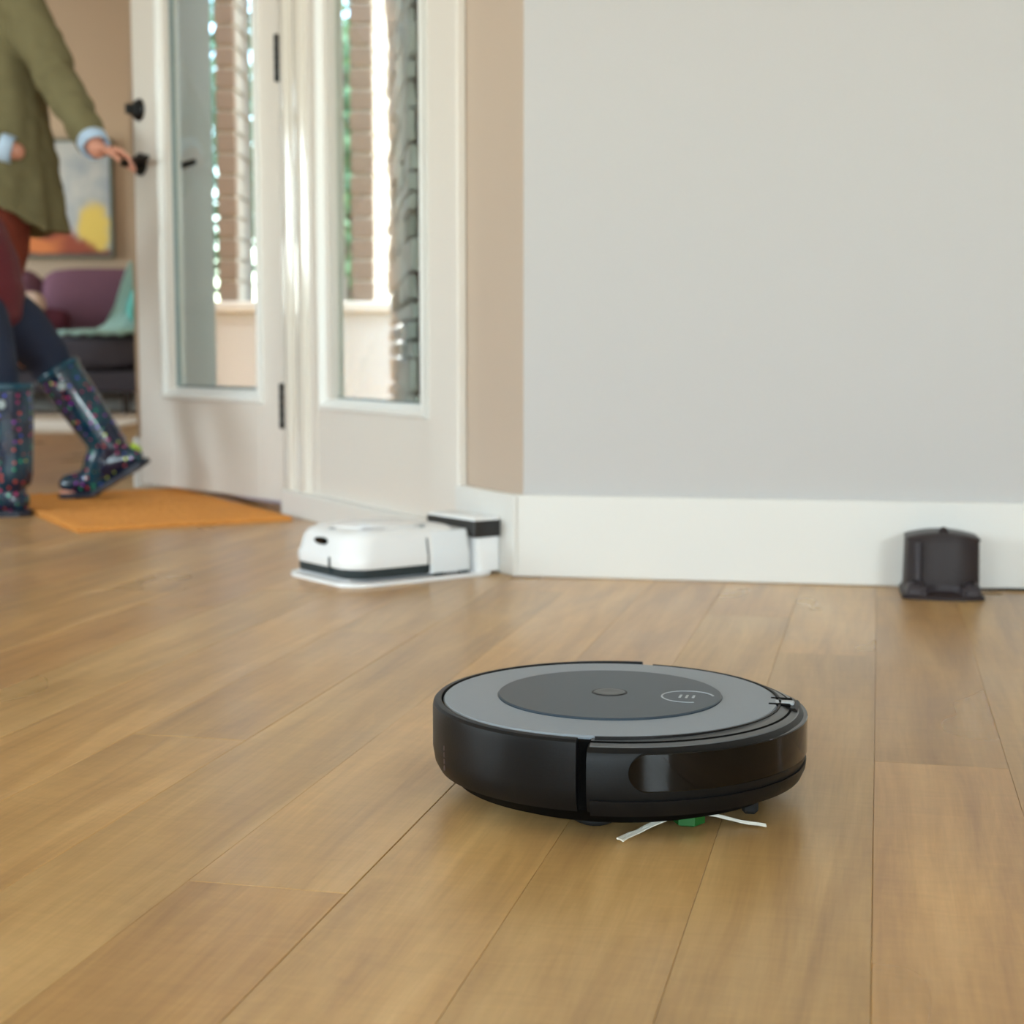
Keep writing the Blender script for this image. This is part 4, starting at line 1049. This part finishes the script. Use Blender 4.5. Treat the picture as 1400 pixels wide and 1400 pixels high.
aS1, aE1, aW1 = B_(-1.50, 4.06, .76), B_(-1.62, 4.08, .62), B_(-1.76, 4.05, .62); aS2, aE2, aW2 = B_(-1.50, 3.82, .76), B_(-1.58, 3.78, .60), B_(-1.72, 3.78, .55)
for a, b, c in ((aS1, aE1, aW1), (aS2, aE2, aW2)): tube(bm, [a, b, c], [.036, .030, .021], 12)
hand(bm, aW1, V(-1, 0, -.1), V(0, 0, -1), .72, (.3, .3, .3, .35), 1); hand(bm, aW2, V(-1, 0, -.4), V(0, 1, 0), .72, (.35, .35, .35, .4), 1)
remeshed('body', bm, M_skin, CH, .0038, 2, .5)
face_bits(CH, hc, .096, fwc); hair(CH, hc, .098, fwc, M_hair2, .10)
bm = bmesh.new()
tube(bm, [hipc + V(.01, 0, .05), hipc - V(0, 0, .03)], [.110, .105], 20, up=(0, 1, 0), flat=1.1)
tube(bm, [hipc + V(.03, .065, 0), (hipc + V(.03, .065, 0)) * .5 + kneeR * .5 + V(.01, 0, .012), kneeR + V(.012, 0, .005), kneeR * .65 + ankR * .35], [.088, .078, .060, .044], 18)
tube(bm, [hipc + V(.02, -.065, 0), (hipc + V(.02, -.065, 0)) * .5 + kneeF * .5, kneeF, kneeF * .6 + ankF * .4], [.088, .078, .058, .044], 18)
remeshed('leggings', bm, M_navy, CH, .008, 3)
bm = bmesh.new()
tube(bm, [hipc + V(.005, 0, .03), hipc + V(.0, 0, .06), hipc + V(-.003, 0, .11), hipc + V(-.02, 0, .16), hipc + V(-.06, 0, .205), chest + V(-.07, 0, .03), neckc + V(.01, 0, -.02)], [.130, .126, .124, .118, .108, .092, .060], 26, up=(0, 1, 0), flat=1.15)
tube(bm, [hipc + V(-.02, 0, .03), (hipc + chest) / 2 + V(-.01, 0, 0), chest, (chest + neckc) / 2 + V(0, 0, -.01), neckc + V(.005, 0, -.005)], [.118, .122, .118, .092, .062], 24, up=(0, 1, 0), flat=1.12)
tube(bm, [aS1 + V(.01, -.02, 0), (aS1 + aS2) / 2, aS2 + V(.01, .02, 0)], [.062, .082, .062], 20)
for a, b, c in ((aS1, aE1, aW1), (aS2, aE2, aW2)): tube(bm, [a + V(.03, 0, -.01), a, b, c], [.055, .052, .044, .034], 16)
jk = remeshed('jacket', bm, M_mar, CH, .009, 3)
for v in jk.data.vertices: v.co += v.normal * noise.noise(v.co * 15) * .006
bm = bmesh.new(); tube(bm, [hipc + V(.04, -.125, -.03), hipc + V(.05, -.128, -.08), hipc + V(.065, -.118, -.115)], [.003, .003, .005], 8); link('drawstring', bm, M_alu, jk, smooth=True)
def boot_mat():
    m = bpy.data.materials.new('patterned_boot_rubber'); m.use_nodes = True; nt = m.node_tree; N = nt.nodes; L = nt.links; p = N['Principled BSDF']
    tc = N.new('ShaderNodeTexCoord'); v = N.new('ShaderNodeTexVoronoi'); v.feature = 'F1'; v.inputs['Scale'].default_value = 62; v.inputs['Randomness'].default_value = .55; L.new(tc.outputs['Object'], v.inputs[0])
    n = N.new('ShaderNodeTexNoise'); n.inputs['Scale'].default_value = 16; L.new(tc.outputs['Object'], n.inputs[0])
    cr = N.new('ShaderNodeValToRGB'); L.new(n.outputs['Fac'], cr.inputs[0]); e = cr.color_ramp.elements
    e[0].position = .42; e[0].color = srgb(10, 24, 52); e[1].position = .62; e[1].color = srgb(8, 62, 78)
    sep = N.new('ShaderNodeSeparateColor'); L.new(v.outputs['Color'], sep.inputs[0])
    c2 = N.new('ShaderNodeValToRGB'); c2.color_ramp.interpolation = 'CONSTANT'; L.new(sep.outputs[0], c2.inputs[0]); e = c2.color_ramp.elements
    e[0].position = 0; e[0].color = srgb(190, 50, 110); e[1].position = .3; e[1].color = srgb(30, 150, 110)
    for ps, cc in ((.5, srgb(190, 70, 60)), (.68, srgb(70, 80, 190)), (.82, srgb(150, 60, 170)), (.93, srgb(190, 200, 90))): q = c2.color_ramp.elements.new(ps); q.color = cc
    mr = N.new('ShaderNodeMapRange'); mr.inputs['From Min'].default_value = .0048 * 62; mr.inputs['From Max'].default_value = .0034 * 62; L.new(v.outputs['Distance'], mr.inputs[0])
    mx = N.new('ShaderNodeMix'); mx.data_type = 'RGBA'; L.new(mr.outputs[0], mx.inputs[0]); L.new(cr.outputs[0], mx.inputs[6]); L.new(c2.outputs[0], mx.inputs[7]); L.new(mx.outputs[2], p.inputs['Base Color'])
    p.inputs['Roughness'].default_value = .16; p.inputs['Coat Weight'].default_value = .25; p.inputs['Coat Roughness'].default_value = .06
    return m
M_boot = boot_mat()
M_bsole = mat('navy_rubber_sole', srgb(16, 24, 44), .5, var=.1, scale=40)
def boot(top, ank, heel, ball_, toe, label, nrm=V(0, 1, 0)):
    bm = bmesh.new(); ax = (top - ank).normalized()
    tube(bm, [top, top * .7 + ank * .3, top * .35 + ank * .65, ank, ank * .55 + heel * .45], [.058, .057, .053, .047, .040], 26, up=nrm, rc=False)
    tube(bm, [heel, ank * .35 + (ball_ + heel) * .325, ball_, toe], [.036, .043, .039, .028], 20, up=nrm)
    tube(bm, [ank, (ank + ball_) / 2, ball_], [.046, .044, .036], 20, up=nrm)
    b = remeshed('boot', bm, M_boot, CH, .005, 3)
    # rolled rim and strap tab
    s_ = ax.cross(nrm).normalized(); u_ = s_.cross(ax)
    bm = bmesh.new(); loft(bm, [ell(top + ax * q, s_, u_, r_, r_, 30) for q, r_ in ((-.012, .0595), (-.010, .0625), (.004, .0625), (.006, .059), (.004, .046), (-.012, .045))], cap=True); link('boot_rim', bm, mat('teal_rubber', srgb(18, 66, 86), .2) if 'teal_rubber' not in bpy.data.materials else bpy.data.materials['teal_rubber'], b, smooth=True)
    # sole follows heel-ball-toe
    dn = (ball_ - heel).normalized(); dt = (toe - ball_).normalized()
    def dwn(d): q = d.cross(nrm).normalized(); return q if q.z < 0 else -q
    bm = bmesh.new(); pts = [(heel - dn * .036, .018, dn), (heel - dn * .018, .032, dn), (heel + dn * .02, .036, dn), ((heel + ball_) / 2, .033, dn), (ball_, .040, (dn + dt).normalized()), (toe, .034, dt), (toe + dt * .020, .022, dt), (toe + dt * .029, .008, dt)]
    rr = []
    for i, (p, w_, d_) in enumerate(pts):
        dd_ = dwn(d_); h0 = .022; h1 = .037 if i < 3 else .034
        rr.append([p + nrm * w_ + dd_ * h0, p + nrm * w_ + dd_ * h1, p - nrm * w_ + dd_ * h1, p - nrm * w_ + dd_ * h0])
    loft(bm, rr); link('sole', bm, M_bsole, b)
    # round badge on the shaft
    bm = bmesh.new(); c = top * .8 + ank * .2 - nrm * .0555; cyl(bm, c, -nrm, .011, .003, 20, .001); link('badge', bm, mat('silver_badge', srgb(150, 160, 160), .4) if 'silver_badge' not in bpy.data.materials else bpy.data.materials['silver_badge'], b)
    return b
boot(B_(-1.178, 4.09, .345), B_(-1.052, 4.10, .150), B_(-.998, 4.10, .118), B_(-1.100, 4.10, .052), B_(-1.158, 4.10, .048), 'rear')
boot(B_(-1.207, 3.775, .312), B_(-1.200, 3.77, .10), B_(-1.196, 3.77, .036), B_(-1.29, 3.77, .036), B_(-1.345, 3.77, .036), 'front')
bm = bmesh.new(); tube(bm, [B_(-.985, 4.085, .150), B_(-.972, 4.095, .140)], [.008, .007], 10); link('heel_tab', bm, mat('lime_rubber', srgb(170, 200, 60), .4), CH, smooth=True)
